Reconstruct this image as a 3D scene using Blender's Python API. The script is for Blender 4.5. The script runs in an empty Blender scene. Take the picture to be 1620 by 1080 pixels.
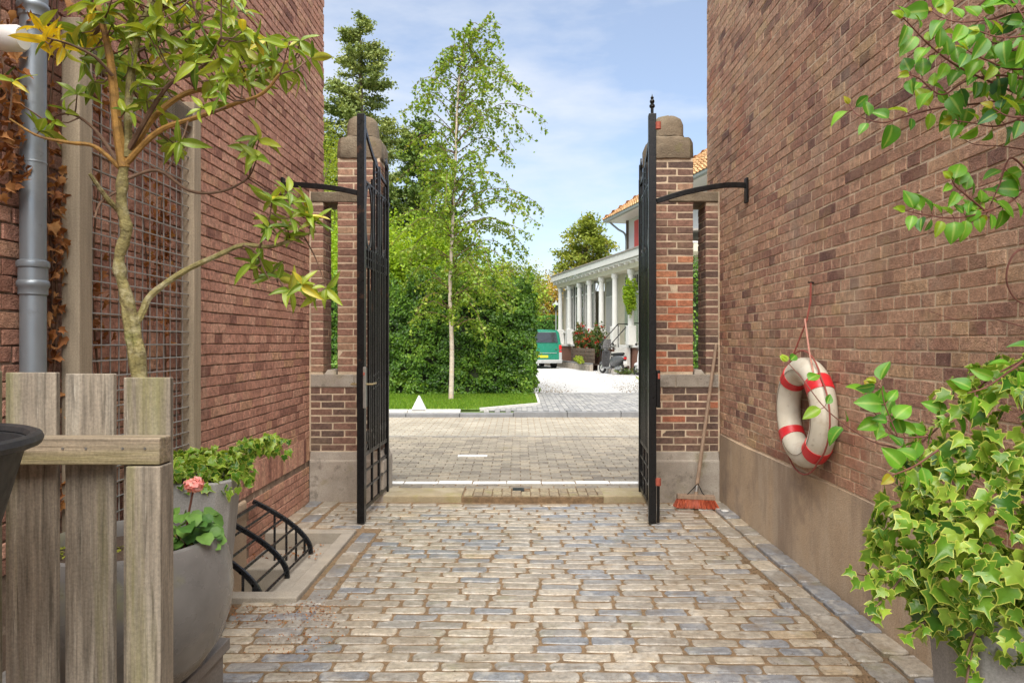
import bpy, bmesh, math, random
import numpy as np
from mathutils import Vector, Matrix, Euler

# ------------------------------------------------------------------ camera, sky, sun, exposure
S = bpy.context.scene
COL = S.collection
EYE = 1.47
cam = bpy.data.cameras.new("camera"); cam.lens = 24; cam.sensor_width = 36; cam.clip_end = 2000; cam.clip_start = 0.05
cam.shift_x = -10 / 1620
co = bpy.data.objects.new("camera", cam); COL.objects.link(co)
co.location = (0, 0, EYE); co.rotation_euler = (math.radians(90), 0, 0)
S.camera = co
S.view_settings.view_transform = 'Standard'; S.view_settings.look = 'None'
S.view_settings.exposure = 1.36; S.view_settings.gamma = 1; S.view_settings.use_curve_mapping = False
SUN_EL, SUN_AZ = math.radians(56), math.radians(181)      # azimuth clockwise from +Y: behind the camera, a little left
sd = Vector((math.sin(SUN_AZ) * math.cos(SUN_EL), math.cos(SUN_AZ) * math.cos(SUN_EL), math.sin(SUN_EL)))
sl = bpy.data.lights.new("sun", 'SUN'); sl.energy = 3.2; sl.angle = math.radians(64); sl.color = (1, 0.94, 0.85)
so = bpy.data.objects.new("sun", sl); COL.objects.link(so)
so.rotation_euler = sd.to_track_quat('Z', 'Y').to_euler(); so.location = (0, -10, 20)

W = bpy.data.worlds.new("World"); S.world = W; W.use_nodes = True
nt = W.node_tree; N = nt.nodes; L = nt.links
bg = N["Background"]; bg.inputs[1].default_value = 0.089
sky = N.new("ShaderNodeTexSky"); sky.sky_type = 'NISHITA'; sky.sun_disc = False
sky.sun_elevation = SUN_EL; sky.sun_rotation = SUN_AZ; sky.air_density = 1.0; sky.dust_density = 1.2; sky.ozone_density = 2.2
tc = N.new("ShaderNodeTexCoord"); mp = N.new("ShaderNodeMapping"); mp.inputs['Scale'].default_value = (1.0, 1.0, 3.2)
mp.inputs['Location'].default_value = (0.35, 0.0, 0.42)
nz = N.new("ShaderNodeTexNoise"); nz.inputs['Scale'].default_value = 1.7; nz.inputs['Detail'].default_value = 7; nz.inputs['Roughness'].default_value = 0.55
rp = N.new("ShaderNodeValToRGB"); rp.color_ramp.elements[0].position = 0.42; rp.color_ramp.elements[1].position = 0.62
rp.color_ramp.elements[0].color = (0.22, 0.22, 0.22, 1); rp.color_ramp.elements[1].color = (0.95, 0.95, 0.95, 1)
mx = N.new("ShaderNodeMixRGB"); mx.inputs[2].default_value = (4.3, 4.45, 4.7, 1)
L.new(tc.outputs['Generated'], mp.inputs[0]); L.new(mp.outputs[0], nz.inputs['Vector']); L.new(nz.outputs['Fac'], rp.inputs[0])
L.new(rp.outputs[0], mx.inputs[0]); L.new(sky.outputs[0], mx.inputs[1]); L.new(mx.outputs[0], bg.inputs[0])

# ------------------------------------------------------------------ helpers
R = random.Random(7)
RNG = np.random.default_rng(11)
U, PI = R.uniform, math.pi
V = Vector

def WM(o):
    m = o.matrix_basis.copy()
    return WM(o.parent) @ o.matrix_parent_inverse @ m if o.parent else m

def par(o, parent, local=False):
    if parent is None: return o
    o.parent = parent
    o.matrix_parent_inverse = Matrix() if local else WM(parent).inverted()
    return o

def tag(o, label=None, cat=None, group=None, kind=None):
    if label: o["label"] = label
    if cat: o["category"] = cat
    if group: o["group"] = group
    if kind: o["kind"] = kind
    return o

def empty(name, loc, label, cat, group=None, rz=0.0):
    o = bpy.data.objects.new(name, None); COL.objects.link(o)
    o.location = loc; o.rotation_euler = (0, 0, rz); o.empty_display_size = 0.1
    return tag(o, label, cat, group)

def mesh_np(name, verts, faces_flat, starts, totals, rnd=None, extra=None, smooth=False):
    me = bpy.data.meshes.new(name)
    verts = np.asarray(verts, dtype=np.float32)
    me.vertices.add(len(verts)); me.vertices.foreach_set("co", verts.ravel())
    me.loops.add(len(faces_flat)); me.loops.foreach_set("vertex_index", np.asarray(faces_flat, dtype=np.int32))
    me.polygons.add(len(starts)); me.polygons.foreach_set("loop_start", np.asarray(starts, dtype=np.int32))
    me.update(calc_edges=True)
    if rnd is not None:
        a = me.attributes.new("rnd", 'FLOAT', 'POINT'); a.data.foreach_set("value", np.asarray(rnd, dtype=np.float32))
    if extra is not None:
        for k, arr in extra.items():
            a = me.attributes.new(k, 'FLOAT', 'POINT'); a.data.foreach_set("value", np.asarray(arr, dtype=np.float32))
    me.polygons.foreach_set("use_smooth", np.full(len(starts), bool(smooth), dtype=bool))
    me.validate()
    return me

class MB:
    def __init__(s): s.v = []; s.f = []; s.r = []
    def add(s, vs, fs, r=0.0):
        b = len(s.v); s.v += [tuple(x) for x in vs]; s.f += [tuple(b + i for i in f) for f in fs]; s.r += [r] * len(vs); return s
    def box(s, x0, x1, y0, y1, z0, z1, r=0.0):
        return s.add([(x0,y0,z0),(x1,y0,z0),(x1,y1,z0),(x0,y1,z0),(x0,y0,z1),(x1,y0,z1),(x1,y1,z1),(x0,y1,z1)],
                     [(3,2,1,0),(4,5,6,7),(0,1,5,4),(1,2,6,5),(2,3,7,6),(3,0,4,7)], r)
    def hexa(s, vs, r=0.0):
        return s.add(vs, [(3,2,1,0),(4,5,6,7),(0,1,5,4),(1,2,6,5),(2,3,7,6),(3,0,4,7)], r)
    def bar(s, p0, p1, w, h, up=(0, 0, 1), r=0.0):
        p0, p1 = V(p0), V(p1); d = (p1 - p0).normalized(); u = V(up)
        if abs(d.dot(u)) > .98: u = V((1, 0, 0))
        a = d.cross(u).normalized() * (w / 2); b = a.cross(d).normalized() * (h / 2)
        return s.hexa([p0-a-b, p0+a-b, p1+a-b, p1-a-b, p0-a+b, p0+a+b, p1+a+b, p1-a+b], r)
    def strip(s, pts, w, h, up=(0, 0, 1), closed=False):
        # a bar of rectangular section swept along pts
        pts = [V(p) for p in pts]; n = len(pts); vs = []
        for i, p in enumerate(pts):
            a = pts[(i - 1) % n] if closed or i else p; b = pts[(i + 1) % n] if closed or i < n - 1 else p
            d = (b - a).normalized(); u = V(up)
            if abs(d.dot(u)) > .999: u = V((1, 0, 0))
            x = d.cross(u).normalized(); y = x.cross(d).normalized()
            vs += [p - x*w/2 - y*h/2, p + x*w/2 - y*h/2, p + x*w/2 + y*h/2, p - x*w/2 + y*h/2]
        fs = []
        for i in range(n if closed else n - 1):
            o, q = 4*i, 4*((i + 1) % n)
            for k in range(4): fs.append((o+k, o+(k+1) % 4, q+(k+1) % 4, q+k))
        if not closed: fs += [(3, 2, 1, 0), tuple(4*(n-1)+k for k in range(4))]
        return s.add(vs, fs)
    def tube(s, pts, rad, n=8, closed=False, r=0.0):
        pts = [V(p) for p in pts]; m = len(pts)
        if not isinstance(rad, (list, tuple)): rad = [rad] * m
        vs = []; ref = None
        for i, p in enumerate(pts):
            a = pts[(i - 1) % m] if closed or i else p; b = pts[(i + 1) % m] if closed or i < m - 1 else p
            d = (b - a)
            d = d.normalized() if d.length > 1e-9 else V((0, 0, 1))
            if ref is None: ref = V((0, 0, 1)) if abs(d.z) < .9 else V((1, 0, 0))
            x = ref - d * ref.dot(d)
            x = x.normalized() if x.length > 1e-6 else d.orthogonal().normalized()
            ref = x; y = d.cross(x)
            vs += [p + (x*math.cos(2*PI*k/n) + y*math.sin(2*PI*k/n)) * rad[i] for k in range(n)]
        fs = []
        for i in range(m if closed else m - 1):
            o, q = n*i, n*((i + 1) % m)
            for k in range(n): fs.append((o+k, o+(k+1) % n, q+(k+1) % n, q+k))
        if not closed: fs += [tuple(reversed(range(n))), tuple(n*(m-1)+k for k in range(n))]
        return s.add(vs, fs, r)
    def lathe(s, prof, n=32, c=(0, 0, 0), sq=None):
        vs = []
        for (rr, z) in prof:
            for k in range(n):
                a = 2*PI*k/n; vs.append((c[0] + rr*math.cos(a), c[1] + rr*math.sin(a), c[2] + z))
        fs = []
        for i in range(len(prof) - 1):
            for k in range(n): fs.append((n*i+k, n*i+(k+1) % n, n*(i+1)+(k+1) % n, n*(i+1)+k))
        fs += [tuple(reversed(range(n))), tuple(n*(len(prof)-1)+k for k in range(n))]
        return s.add(vs, fs)
    def loft(s, rings, cap=True):
        n = len(rings[0]); vs = [p for r_ in rings for p in r_]; fs = []
        for i in range(len(rings) - 1):
            for k in range(n): fs.append((n*i+k, n*i+(k+1) % n, n*(i+1)+(k+1) % n, n*(i+1)+k))
        if cap: fs += [tuple(reversed(range(n))), tuple(n*(len(rings)-1)+k for k in range(n))]
        return s.add(vs, fs)
    def build(s, name, mat, parent=None, local=False, smooth=False, bevel=0.0, seg=2, jit=0.0):
        me = bpy.data.meshes.new(name)
        vs = s.v if not jit else [(x+U(-jit, jit), y+U(-jit, jit), z+U(-jit, jit)) for x, y, z in s.v]
        me.from_pydata(vs, [], s.f); me.update()
        if any(s.r):
            a = me.attributes.new("rnd", 'FLOAT', 'POINT'); a.data.foreach_set("value", s.r)
        o = bpy.data.objects.new(name, me); COL.objects.link(o); me.materials.append(mat)
        if smooth:
            me.polygons.foreach_set("use_smooth", [True] * len(me.polygons))
            me.set_sharp_from_angle(angle=math.radians(40))
        if bevel:
            b = o.modifiers.new("bevel", 'BEVEL'); b.width = bevel; b.segments = seg; b.limit_method = 'ANGLE'; b.angle_limit = math.radians(35)
        return par(o, parent, local)

def obj(name, me, mat, parent=None, local=False):
    o = bpy.data.objects.new(name, me); COL.objects.link(o)
    if not me.materials: me.materials.append(mat)
    return par(o, parent, local)

def curve_pts(pts, n=6):
    # Catmull-Rom through pts
    P_ = [V(p) for p in pts]; out = []
    for i in range(len(P_) - 1):
        a = P_[max(i-1, 0)]; b = P_[i]; c = P_[i+1]; d = P_[min(i+2, len(P_)-1)]
        for k in range(n):
            t = k / n
            out.append(.5*((2*b) + (c-a)*t + (2*a-5*b+4*c-d)*t*t + (3*b-a-3*c+d)*t**3))
    out.append(P_[-1]); return out

def at(px, py, Y):
    # where a measured direction meets the depth Y (used to lay things out from measurements)
    return V(((px - 820) * Y / 1080, Y, EYE - (py - 540) * Y / 1080))

# ------------------------------------------------------------------ materials
def newmat(name):
    m = bpy.data.materials.new(name); m.use_nodes = True
    n = m.node_tree.nodes; b = n["Principled BSDF"]
    return m, n, m.node_tree.links, b

def set_spec(b, v):
    b.inputs['Specular IOR Level'].default_value = v

def rnd_value(n, l):
    a = n.new("ShaderNodeAttribute"); a.attribute_type = 'GEOMETRY'; a.attribute_name = "rnd"
    c = n.new("ShaderNodeAttribute"); c.attribute_type = 'OBJECT'; c.attribute_name = "rnd"
    s = n.new("ShaderNodeMath"); s.operation = 'ADD'
    l.new(a.outputs['Fac'], s.inputs[0]); l.new(c.outputs['Fac'], s.inputs[1])
    return s.outputs[0]

def pos_noise(n, l, scale, detail=4, rough=.55, stretch=(1, 1, 1), co='pos'):
    if co == 'pos':
        g = n.new("ShaderNodeNewGeometry"); out = g.outputs['Position']
    else:
        g = n.new("ShaderNodeTexCoord"); out = g.outputs['Object']
    mp_ = n.new("ShaderNodeMapping"); mp_.inputs['Scale'].default_value = stretch
    t = n.new("ShaderNodeTexNoise"); t.inputs['Scale'].default_value = scale; t.inputs['Detail'].default_value = detail
    t.inputs['Roughness'].default_value = rough
    l.new(out, mp_.inputs[0]); l.new(mp_.outputs[0], t.inputs['Vector'])
    return t.outputs['Fac']

def ramp(n, l, fac, stops, interp='LINEAR'):
    r_ = n.new("ShaderNodeValToRGB"); e = r_.color_ramp.elements; r_.color_ramp.interpolation = interp
    while len(e) < len(stops): e.new(0.5)
    for i, (p, c) in enumerate(stops):
        e[i].position = p; e[i].color = (*c, 1) if len(c) == 3 else c
    l.new(fac, r_.inputs[0]); return r_.outputs[0]

def mixc(n, l, fac, a, b, mode='MIX'):
    m = n.new("ShaderNodeMixRGB"); m.blend_type = mode
    for i, x in ((0, fac), (1, a), (2, b)):
        if isinstance(x, (int, float)): m.inputs[i].default_value = x if i == 0 else (x, x, x, 1)
        elif isinstance(x, tuple): m.inputs[i].default_value = (*x, 1)
        else: l.new(x, m.inputs[i])
    return m.outputs[0]

def maprange(n, l, v, a, b, c, d):
    m = n.new("ShaderNodeMapRange"); m.inputs[1].default_value = a; m.inputs[2].default_value = b
    m.inputs[3].default_value = c; m.inputs[4].default_value = d; l.new(v, m.inputs[0]); return m.outputs[0]

def bump(n, l, b, h, strength=.4, dist=.01):
    k = n.new("ShaderNodeBump"); k.inputs['Strength'].default_value = strength; k.inputs['Distance'].default_value = dist
    l.new(h, k.inputs['Height']); l.new(k.outputs[0], b.inputs['Normal'])

def piece_mat(name, stops, rough=.85, spots=None, blotch=None, bs=130, bd=.006, bst=.85, var=.26, streak=None, spec=.3):
    """bricks, stones: colour by piece (rnd), grain inside the piece, broad weathering over the whole surface"""
    m, n, l, b = newmat(name)
    c = ramp(n, l, rnd_value(n, l), stops)
    g = pos_noise(n, l, 34, 5, .65)
    c = mixc(n, l, 1.0, c, ramp(n, l, g, [(.36, (1-var,)*3), (.64, (1+var,)*3)]), 'MULTIPLY')
    g3 = pos_noise(n, l, 190, 4, .7)
    c = mixc(n, l, 1.0, c, ramp(n, l, g3, [(.36, (1-var*.75,)*3), (.64, (1+var*.75,)*3)]), 'MULTIPLY')
    if spots:                                       # (colour, scale, lo, hi, amount)
        for col, sc, lo, hi, am in spots:
            f = pos_noise(n, l, sc, 6, .62)
            c = mixc(n, l, maprange(n, l, f, lo, hi, 0, am), c, col)
    if streak:
        for col, sc, lo, hi, am in streak:
            f = pos_noise(n, l, sc, 5, .6, (1, 1, .22))
            c = mixc(n, l, maprange(n, l, f, lo, hi, 0, am), c, col)
    l.new(c, b.inputs['Base Color']); b.inputs['Roughness'].default_value = rough; set_spec(b, spec)
    h = pos_noise(n, l, bs, 6, .6)
    h2 = maprange(n, l, pos_noise(n, l, 45, 3, .5), 0, 1, 0, .35)
    hh = n.new("ShaderNodeMath"); hh.operation = 'ADD'; l.new(h, hh.inputs[0]); l.new(h2, hh.inputs[1])
    bump(n, l, b, hh.outputs[0], bst, bd)
    return m

def plain(name, col, rough=.6, var=.12, scale=12, metal=0.0, spec=.5, bst=.0, bs=60, bd=.004, spots=None, stretch=(1, 1, 1), userough=False, co='pos', streak=None):
    m, n, l, b = newmat(name)
    f = pos_noise(n, l, scale, 5, .6, stretch, co)
    lo = tuple(max(0, x*(1-var)) for x in col); hi = tuple(min(1, x*(1+var)) for x in col)
    c = ramp(n, l, f, [(.3, lo), (.7, hi)])
    if spots:
        for cc, sc, a0, a1, am in spots:
            ff = pos_noise(n, l, sc, 6, .62, stretch if userough else (1, 1, 1), co)
            c = mixc(n, l, maprange(n, l, ff, a0, a1, 0, am), c, cc)
    if streak:
        for cc, sc, a0, a1, am in streak:
            c = mixc(n, l, maprange(n, l, pos_noise(n, l, sc, 5, .6, (1, 1, .18)), a0, a1, 0, am), c, cc)
    if bst:
        g3 = pos_noise(n, l, 150, 4, .7, (1, 1, 1), co)
        c = mixc(n, l, 1.0, c, ramp(n, l, g3, [(.36, (.84,)*3), (.64, (1.16,)*3)]), 'MULTIPLY')
    l.new(c, b.inputs['Base Color']); b.inputs['Metallic'].default_value = metal; set_spec(b, spec)
    rr = pos_noise(n, l, scale*2.3, 4, .6, (1, 1, 1), co)
    l.new(maprange(n, l, rr, .3, .7, max(.02, rough-.1), min(1, rough+.1)), b.inputs['Roughness'])
    if bst: bump(n, l, b, pos_noise(n, l, bs, 6, .6, stretch, co), bst, bd)
    return m

def leaf_mat(name, stops, trans=.32, rough=.5, spec=.4, edge=None, vary=.2, rib=None):
    m, n, l, b = newmat(name)
    c = ramp(n, l, rnd_value(n, l), stops)
    if edge:
        a = n.new("ShaderNodeAttribute"); a.attribute_name = "edge"
        k = pos_noise(n, l, 55, 3, .5, co='obj')
        s = n.new("ShaderNodeMath"); s.operation = 'ADD'; l.new(a.outputs['Fac'], s.inputs[0]); l.new(k, s.inputs[1])
        c = mixc(n, l, maprange(n, l, s.outputs[0], 1.07, 1.22, 0, .88), c, edge)
    if rib:
        a = n.new("ShaderNodeAttribute"); a.attribute_name = "edge"
        c = mixc(n, l, maprange(n, l, a.outputs['Fac'], .80, .95, 0, .6), c, rib)
        k = pos_noise(n, l, 70, 4, .6)
        c = mixc(n, l, maprange(n, l, k, .60, .72, 0, .5), c, (.30, .24, .05))
    g = pos_noise(n, l, 18, 3, .5)
    c = mixc(n, l, 1.0, c, ramp(n, l, g, [(.3, (1-vary,)*3), (.7, (1+vary,)*3)]), 'MULTIPLY')
    l.new(c, b.inputs['Base Color']); b.inputs['Roughness'].default_value = rough; set_spec(b, spec)
    t = n.new("ShaderNodeBsdfTranslucent"); ms = n.new("ShaderNodeMixShader"); ms.inputs[0].default_value = trans
    tcol = mixc(n, l, 1.0, c, (1.25, 1.15, .55), 'MULTIPLY')
    l.new(tcol, t.inputs[0]); l.new(b.outputs[0], ms.inputs[1]); l.new(t.outputs[0], ms.inputs[2])
    l.new(ms.outputs[0], n["Material Output"].inputs[0])
    return m

def glass_mat(name, tint=(.05, .06, .06), rough=.03):
    m, n, l, b = newmat(name)
    b.inputs['Base Color'].default_value = (*tint, 1); b.inputs['Roughness'].default_value = rough; set_spec(b, .8)
    return m

M = {}
M['brick_right'] = piece_mat('weathered brown brick', [(0, (.16, .085, .07)), (.10, (.26, .135, .10)), (.22, (.37, .20, .14)), (.55, (.43, .245, .165)), (.85, (.51, .31, .21)), (1, (.53, .345, .205))],
    spots=[((.50, .315, .195), .9, .48, .64, .5), ((.45, .17, .095), 1.3, .54, .68, .5), ((.40, .30, .125), 2.3, .56, .70, .45), ((.15, .09, .07), 6, .56, .70, .5), ((.50, .40, .30), 1.7, .56, .68, .4), ((.58, .44, .31), 60, .60, .72, .4)],
    streak=[((.22, .14, .10), 2.2, .56, .70, .4), ((.55, .40, .27), 3.1, .60, .72, .4)], bd=.013, bst=1.0, var=.3)
M['brick_left'] = piece_mat('reddish brown brick', [(0, (.23, .105, .08)), (.10, (.36, .18, .13)), (.22, (.45, .23, .165)), (.55, (.52, .27, .195)), (.85, (.58, .33, .235)), (1, (.54, .31, .19))],
    spots=[((.52, .25, .155), 1.3, .48, .66, .4), ((.20, .095, .07), 6, .58, .74, .4), ((.40, .21, .14), 2.6, .56, .70, .4), ((.60, .42, .29), 55, .60, .72, .35)],
    streak=[((.24, .12, .09), 2.4, .57, .70, .4), ((.58, .40, .28), 3.4, .61, .72, .35)], bd=.013, bst=1.0, var=.3)
M['brick_pier'] = piece_mat('dark pier brick', [(0, (.12, .08, .065)), (.3, (.20, .115, .085)), (.6, (.30, .16, .115)), (.9, (.40, .25, .16)), (.92, (.42, .15, .085)), (1, (.50, .22, .12))],
    spots=[((.12, .08, .065), 6, .56, .72, .45), ((.40, .29, .18), 3, .54, .70, .4), ((.40, .33, .24), 45, .62, .76, .3), ((.20, .19, .07), 4, .64, .78, .35)])
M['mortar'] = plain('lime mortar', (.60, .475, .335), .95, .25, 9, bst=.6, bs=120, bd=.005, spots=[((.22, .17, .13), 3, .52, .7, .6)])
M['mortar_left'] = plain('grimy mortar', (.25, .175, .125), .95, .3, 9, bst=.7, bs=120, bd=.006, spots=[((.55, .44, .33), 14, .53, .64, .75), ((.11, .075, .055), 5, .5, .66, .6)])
M['render'] = plain('brown cement render', (.44, .325, .215), .9, .12, 2.2, bst=.8, bs=120, bd=.006,
    spots=[((.50, .39, .28), 1.4, .5, .68, .6), ((.20, .15, .12), 2.6, .54, .68, .55), ((.24, .18, .14), 22, .58, .70, .45), ((.55, .46, .36), 40, .60, .70, .4)], streak=[((.19, .14, .11), 3.0, .51, .62, .5), ((.52, .42, .31), 4.2, .53, .64, .5)])
M['pad'] = plain('mossy concrete pad', (.33, .27, .17), .95, .2, 6, bst=.6, bs=90, bd=.008, spots=[((.28, .25, .08), 5, .5, .68, .6), ((.42, .38, .30), 3, .54, .7, .5)])
M['concrete'] = plain('old concrete', (.33, .285, .235), .92, .16, 6, bst=.5, bs=90, bd=.006,
    spots=[((.46, .42, .36), 2.5, .5, .64, .55), ((.15, .125, .10), 9, .54, .64, .6), ((.20, .17, .06), 4.0, .56, .68, .45), ((.12, .10, .085), 28, .62, .68, .6)])
M['cap'] = plain('mossy sandstone', (.175, .135, .09), .95, .2, 8, bst=.8, bs=60, bd=.012,
    spots=[((.30, .25, .17), 5, .52, .7, .5), ((.075, .062, .045), 12, .56, .72, .6), ((.22, .21, .06), 6, .58, .74, .55)])
M['sett'] = piece_mat('worn sett', [(0, (.19, .20, .215)), (.14, (.22, .225, .235)), (.24, (.255, .24, .215)), (.5, (.295, .26, .21)), (.8, (.34, .295, .23)), (.93, (.40, .35, .275)), (1, (.38, .30, .20))],
    rough=.29, spots=[((.50, .475, .42), 9, .52, .64, .5), ((.15, .11, .07), 20, .55, .66, .55), ((.17, .125, .078), 3, .52, .66, .5), ((.20, .19, .085), 4, .58, .70, .4), ((.10, .08, .06), 60, .60, .68, .5)], bs=60, bd=.005, bst=.7, var=.22, spec=.5)
M['sand'] = plain('sandy joint soil', (.23, .152, .083), 1, .35, 25, bst=.9, bs=220, bd=.01, spots=[((.12, .085, .05), 4, .52, .7, .6), ((.17, .16, .05), 3, .6, .75, .4)])
M['klinker'] = piece_mat('street clinker', [(0, (.18, .155, .125)), (.35, (.235, .205, .16)), (.7, (.28, .245, .19)), (1, (.32, .27, .20))], rough=.6, bs=120, var=.2,
    spots=[((.40, .35, .28), 2.2, .5, .7, .35), ((.36, .30, .15), 3.5, .62, .76, .3)])
M['klinker_pale'] = piece_mat('pale clinker', [(0, (.26, .235, .19)), (.5, (.30, .27, .215)), (1, (.34, .305, .24))], rough=.65, var=.14, spots=[((.50, .46, .38), 1.6, .48, .7, .5), ((.30, .25, .18), 5, .56, .72, .4)])
M['klinker_brown'] = piece_mat('brown threshold brick', [(0, (.22, .175, .12)), (.5, (.28, .225, .15)), (1, (.33, .275, .175))], rough=.8, spots=[((.26, .24, .08), 8, .55, .7, .5)])
M['drive'] = piece_mat('pale grey paver', [(0, (.20, .20, .20)), (.5, (.27, .265, .26)), (1, (.34, .33, .31))], rough=.6, var=.15)
M['white_stone'] = piece_mat('white paint on stone', [(0, (.72, .71, .68)), (1, (.80, .79, .77))], rough=.6, var=.1, spots=[((.4, .36, .3), 8, .62, .78, .6)])
M['asphalt'] = plain('pale worn gutter paving', (.36, .325, .26), .85, .14, 1.3, bst=.5, bs=60, bd=.01, stretch=(.3, 1, 1), spots=[((.48, .44, .37), 1.8, .5, .7, .4), ((.24, .20, .15), 40, .58, .7, .4)])
M['kerb'] = plain('grey kerb stone', (.17, .17, .172), .8, .15, 8, bst=.4, bs=120, spots=[((.17, .16, .15), 6, .55, .72, .5)])
M['kerb_light'] = plain('light kerb stone', (.55, .53, .49), .8, .12, 8, bst=.4, bs=120)
M['gravel'] = plain('white gravel', (.62, .615, .61), .95, .16, 90, bst=1, bs=160, bd=.03, spots=[((.42, .38, .32), 40, .62, .72, .6)])
M['soil'] = plain('dark soil', (.07, .045, .03), 1, .4, 40, bst=1, bs=150, bd=.01)
M['grass_ground'] = plain('lawn ground', (.11, .18, .03), 1, .4, 2.5, bst=.6, bs=150)
M['iron'] = plain('black painted iron', (.007, .0065, .0065), .34, .3, 25, spec=.32, bst=.15, bs=90, spots=[((.085, .04, .02), 9, .63, .74, .7)])
M['iron_rail'] = plain('black enamel iron', (.010, .011, .013), .28, .2, 20, spec=.55)
M['red_iron'] = plain('red lead primer', (.33, .075, .045), .7, .2, 60)
M['steel'] = plain('dull steel', (.38, .36, .33), .42, .15, 40, metal=.8)
M['zinc'] = plain('weathered zinc', (.26, .29, .315), .42, .16, 4, metal=.45, stretch=(1, 1, .35), spots=[((.40, .42, .43), 3, .5, .7, .6), ((.16, .16, .16), 20, .60, .72, .45)])
M['wire'] = plain('galvanised wire', (.40, .40, .39), .4, .2, 30, metal=.6)
M['wood_grey'] = plain('weathered fence wood', (.23, .195, .15), .85, .45, 7, stretch=(9, 9, .45), bst=.8, bs=11, bd=.004, userough=True,
    spots=[((.37, .335, .27), 3.0, .5, .64, .55), ((.065, .055, .04), 9, .54, .64, .65), ((.17, .165, .04), 1.1, .50, .64, .6), ((.45, .41, .34), 16, .64, .70, .5)])
M['wood_rail'] = plain('weathered rail wood', (.225, .18, .125), .85, .45, 7, stretch=(.45, 9, 9), bst=.8, bs=11, bd=.004, userough=True,
    spots=[((.35, .295, .21), 3.0, .5, .64, .55), ((.07, .05, .03), 9, .56, .68, .5), ((.19, .17, .04), 1.4, .52, .70, .45)])
M['wood_trellis'] = plain('pale trellis wood', (.335, .27, .19), .8, .2, 6, stretch=(7, 7, .5), bst=.4, bs=9, bd=.003, userough=True, spots=[((.20, .155, .105), 5, .55, .72, .5)])
M['wood_grey2'] = plain('grey plank', (.20, .185, .17), .8, .2, 6, stretch=(5, .5, 5), bst=.4, bs=9, bd=.003)
M['wood_broom'] = plain('worn broom wood', (.27, .185, .125), .7, .25, 20, stretch=(3, 3, .4), bst=.3, bs=40)
M['bristle'] = leaf_mat('red bristle', [(0, (.30, .05, .025)), (1, (.52, .12, .05))], .0, .6, .4)
M['plastic_black'] = plain('black rubber', (.021, .022, .024), .5, .2, 15, spec=.4, spots=[((.06, .055, .05), 7, .56, .74, .6)], bst=.2, bs=70, bd=.002)
M['pipe_white'] = plain('white plastic', (.70, .69, .66), .35, .06, 20, spots=[((.45, .42, .36), 9, .6, .75, .5)])
M['pot_grey'] = plain('grey glazed fibre concrete', (.165, .16, .155), .27, .25, 3.5, spots=[((.33, .32, .29), 2.2, .5, .7, .6), ((.10, .095, .09), 5, .58, .74, .6), ((.24, .24, .07), 3.4, .56, .70, .5)])
M['pot_zinc'] = plain('grey clay planter', (.27, .265, .255), .6, .16, 3, stretch=(4, 4, .6), spots=[((.36, .355, .34), 2.6, .5, .7, .6), ((.17, .165, .15), 9, .58, .74, .4), ((.30, .28, .12), 5, .63, .76, .4)], bst=.2, bs=80)
M['bark_rhodo'] = plain('mossy bark', (.23, .195, .075), .85, .4, 24, bst=.9, bs=60, bd=.012, spots=[((.46, .42, .26), 13, .52, .66, .7), ((.11, .08, .045), 18, .54, .66, .65), ((.20, .24, .05), 7, .54, .68, .5)])
M['bark_orange'] = plain('orange algae bark', (.30, .165, .04), .85, .35, 30, bst=.5, bs=70, bd=.006, spots=[((.15, .09, .06), 12, .52, .68, .7)])
M['bark_twig'] = plain('brown twig bark', (.13, .075, .045), .8, .3, 30)
M['bark_vine'] = plain('reddish vine stem', (.15, .055, .04), .7, .3, 30)
M['bark_dark'] = plain('dark tree bark', (.12, .085, .06), .95, .3, 6, bst=.8, bs=20, bd=.03, stretch=(3, 3, .6))
M['bark_birch'] = plain('birch bark', (.50, .42, .33), .8, .15, 3, stretch=(1, 1, 4), bst=.3, bs=20, userough=True, spots=[((.10, .07, .05), 5, .60, .66, .85), ((.42, .25, .13), 2.5, .52, .7, .6)])
G = lambda *s: [(p, c) for p, c in s]
M['leaf_rhodo'] = leaf_mat('glossy rhododendron leaf', G((0, (.08, .16, .018)), (.45, (.21, .32, .03)), (.8, (.36, .43, .045)), (.9, (.37, .37, .05)), (.95, (.70, .56, .04)), (1, (.82, .64, .035))), .3, .34, .5, vary=.2, rib=(.40, .46, .12))
M['leaf_ivy'] = leaf_mat('variegated ivy leaf', G((0, (.035, .12, .012)), (.5, (.14, .29, .025)), (1, (.32, .45, .055))), .32, .34, .45, edge=(.50, .54, .10), vary=.12)
M['leaf_vine'] = leaf_mat('round vine leaf', G((0, (.045, .15, .05)), (.3, (.09, .27, .022)), (.75, (.18, .40, .028)), (.93, (.32, .45, .03)), (1, (.40, .30, .03))), .38, .4, .4, vary=.22, rib=(.36, .50, .10))
M['leaf_dry'] = leaf_mat('dry brown leaf', G((0, (.16, .06, .025)), (.5, (.34, .14, .05)), (1, (.48, .25, .10))), .2, .7, .2)
M['leaf_litter'] = leaf_mat('grey brown litter', G((0, (.10, .07, .045)), (.6, (.21, .15, .085)), (1, (.34, .26, .15))), .1, .8, .2)
M['leaf_hedge'] = leaf_mat('hedge leaf', G((0, (.02, .06, .007)), (.35, (.07, .165, .014)), (.7, (.155, .285, .024)), (1, (.29, .41, .045))), .25, .45, .4)
M['leaf_hedge2'] = leaf_mat('clipped hedge leaf', G((0, (.04, .13, .012)), (.5, (.08, .20, .02)), (1, (.16, .28, .03))), .25, .5, .3)
M['leaf_birch'] = leaf_mat('birch leaf', G((0, (.12, .23, .022)), (.5, (.21, .32, .032)), (.9, (.33, .41, .05)), (1, (.36, .34, .05))), .38, .45, .4)
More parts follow.
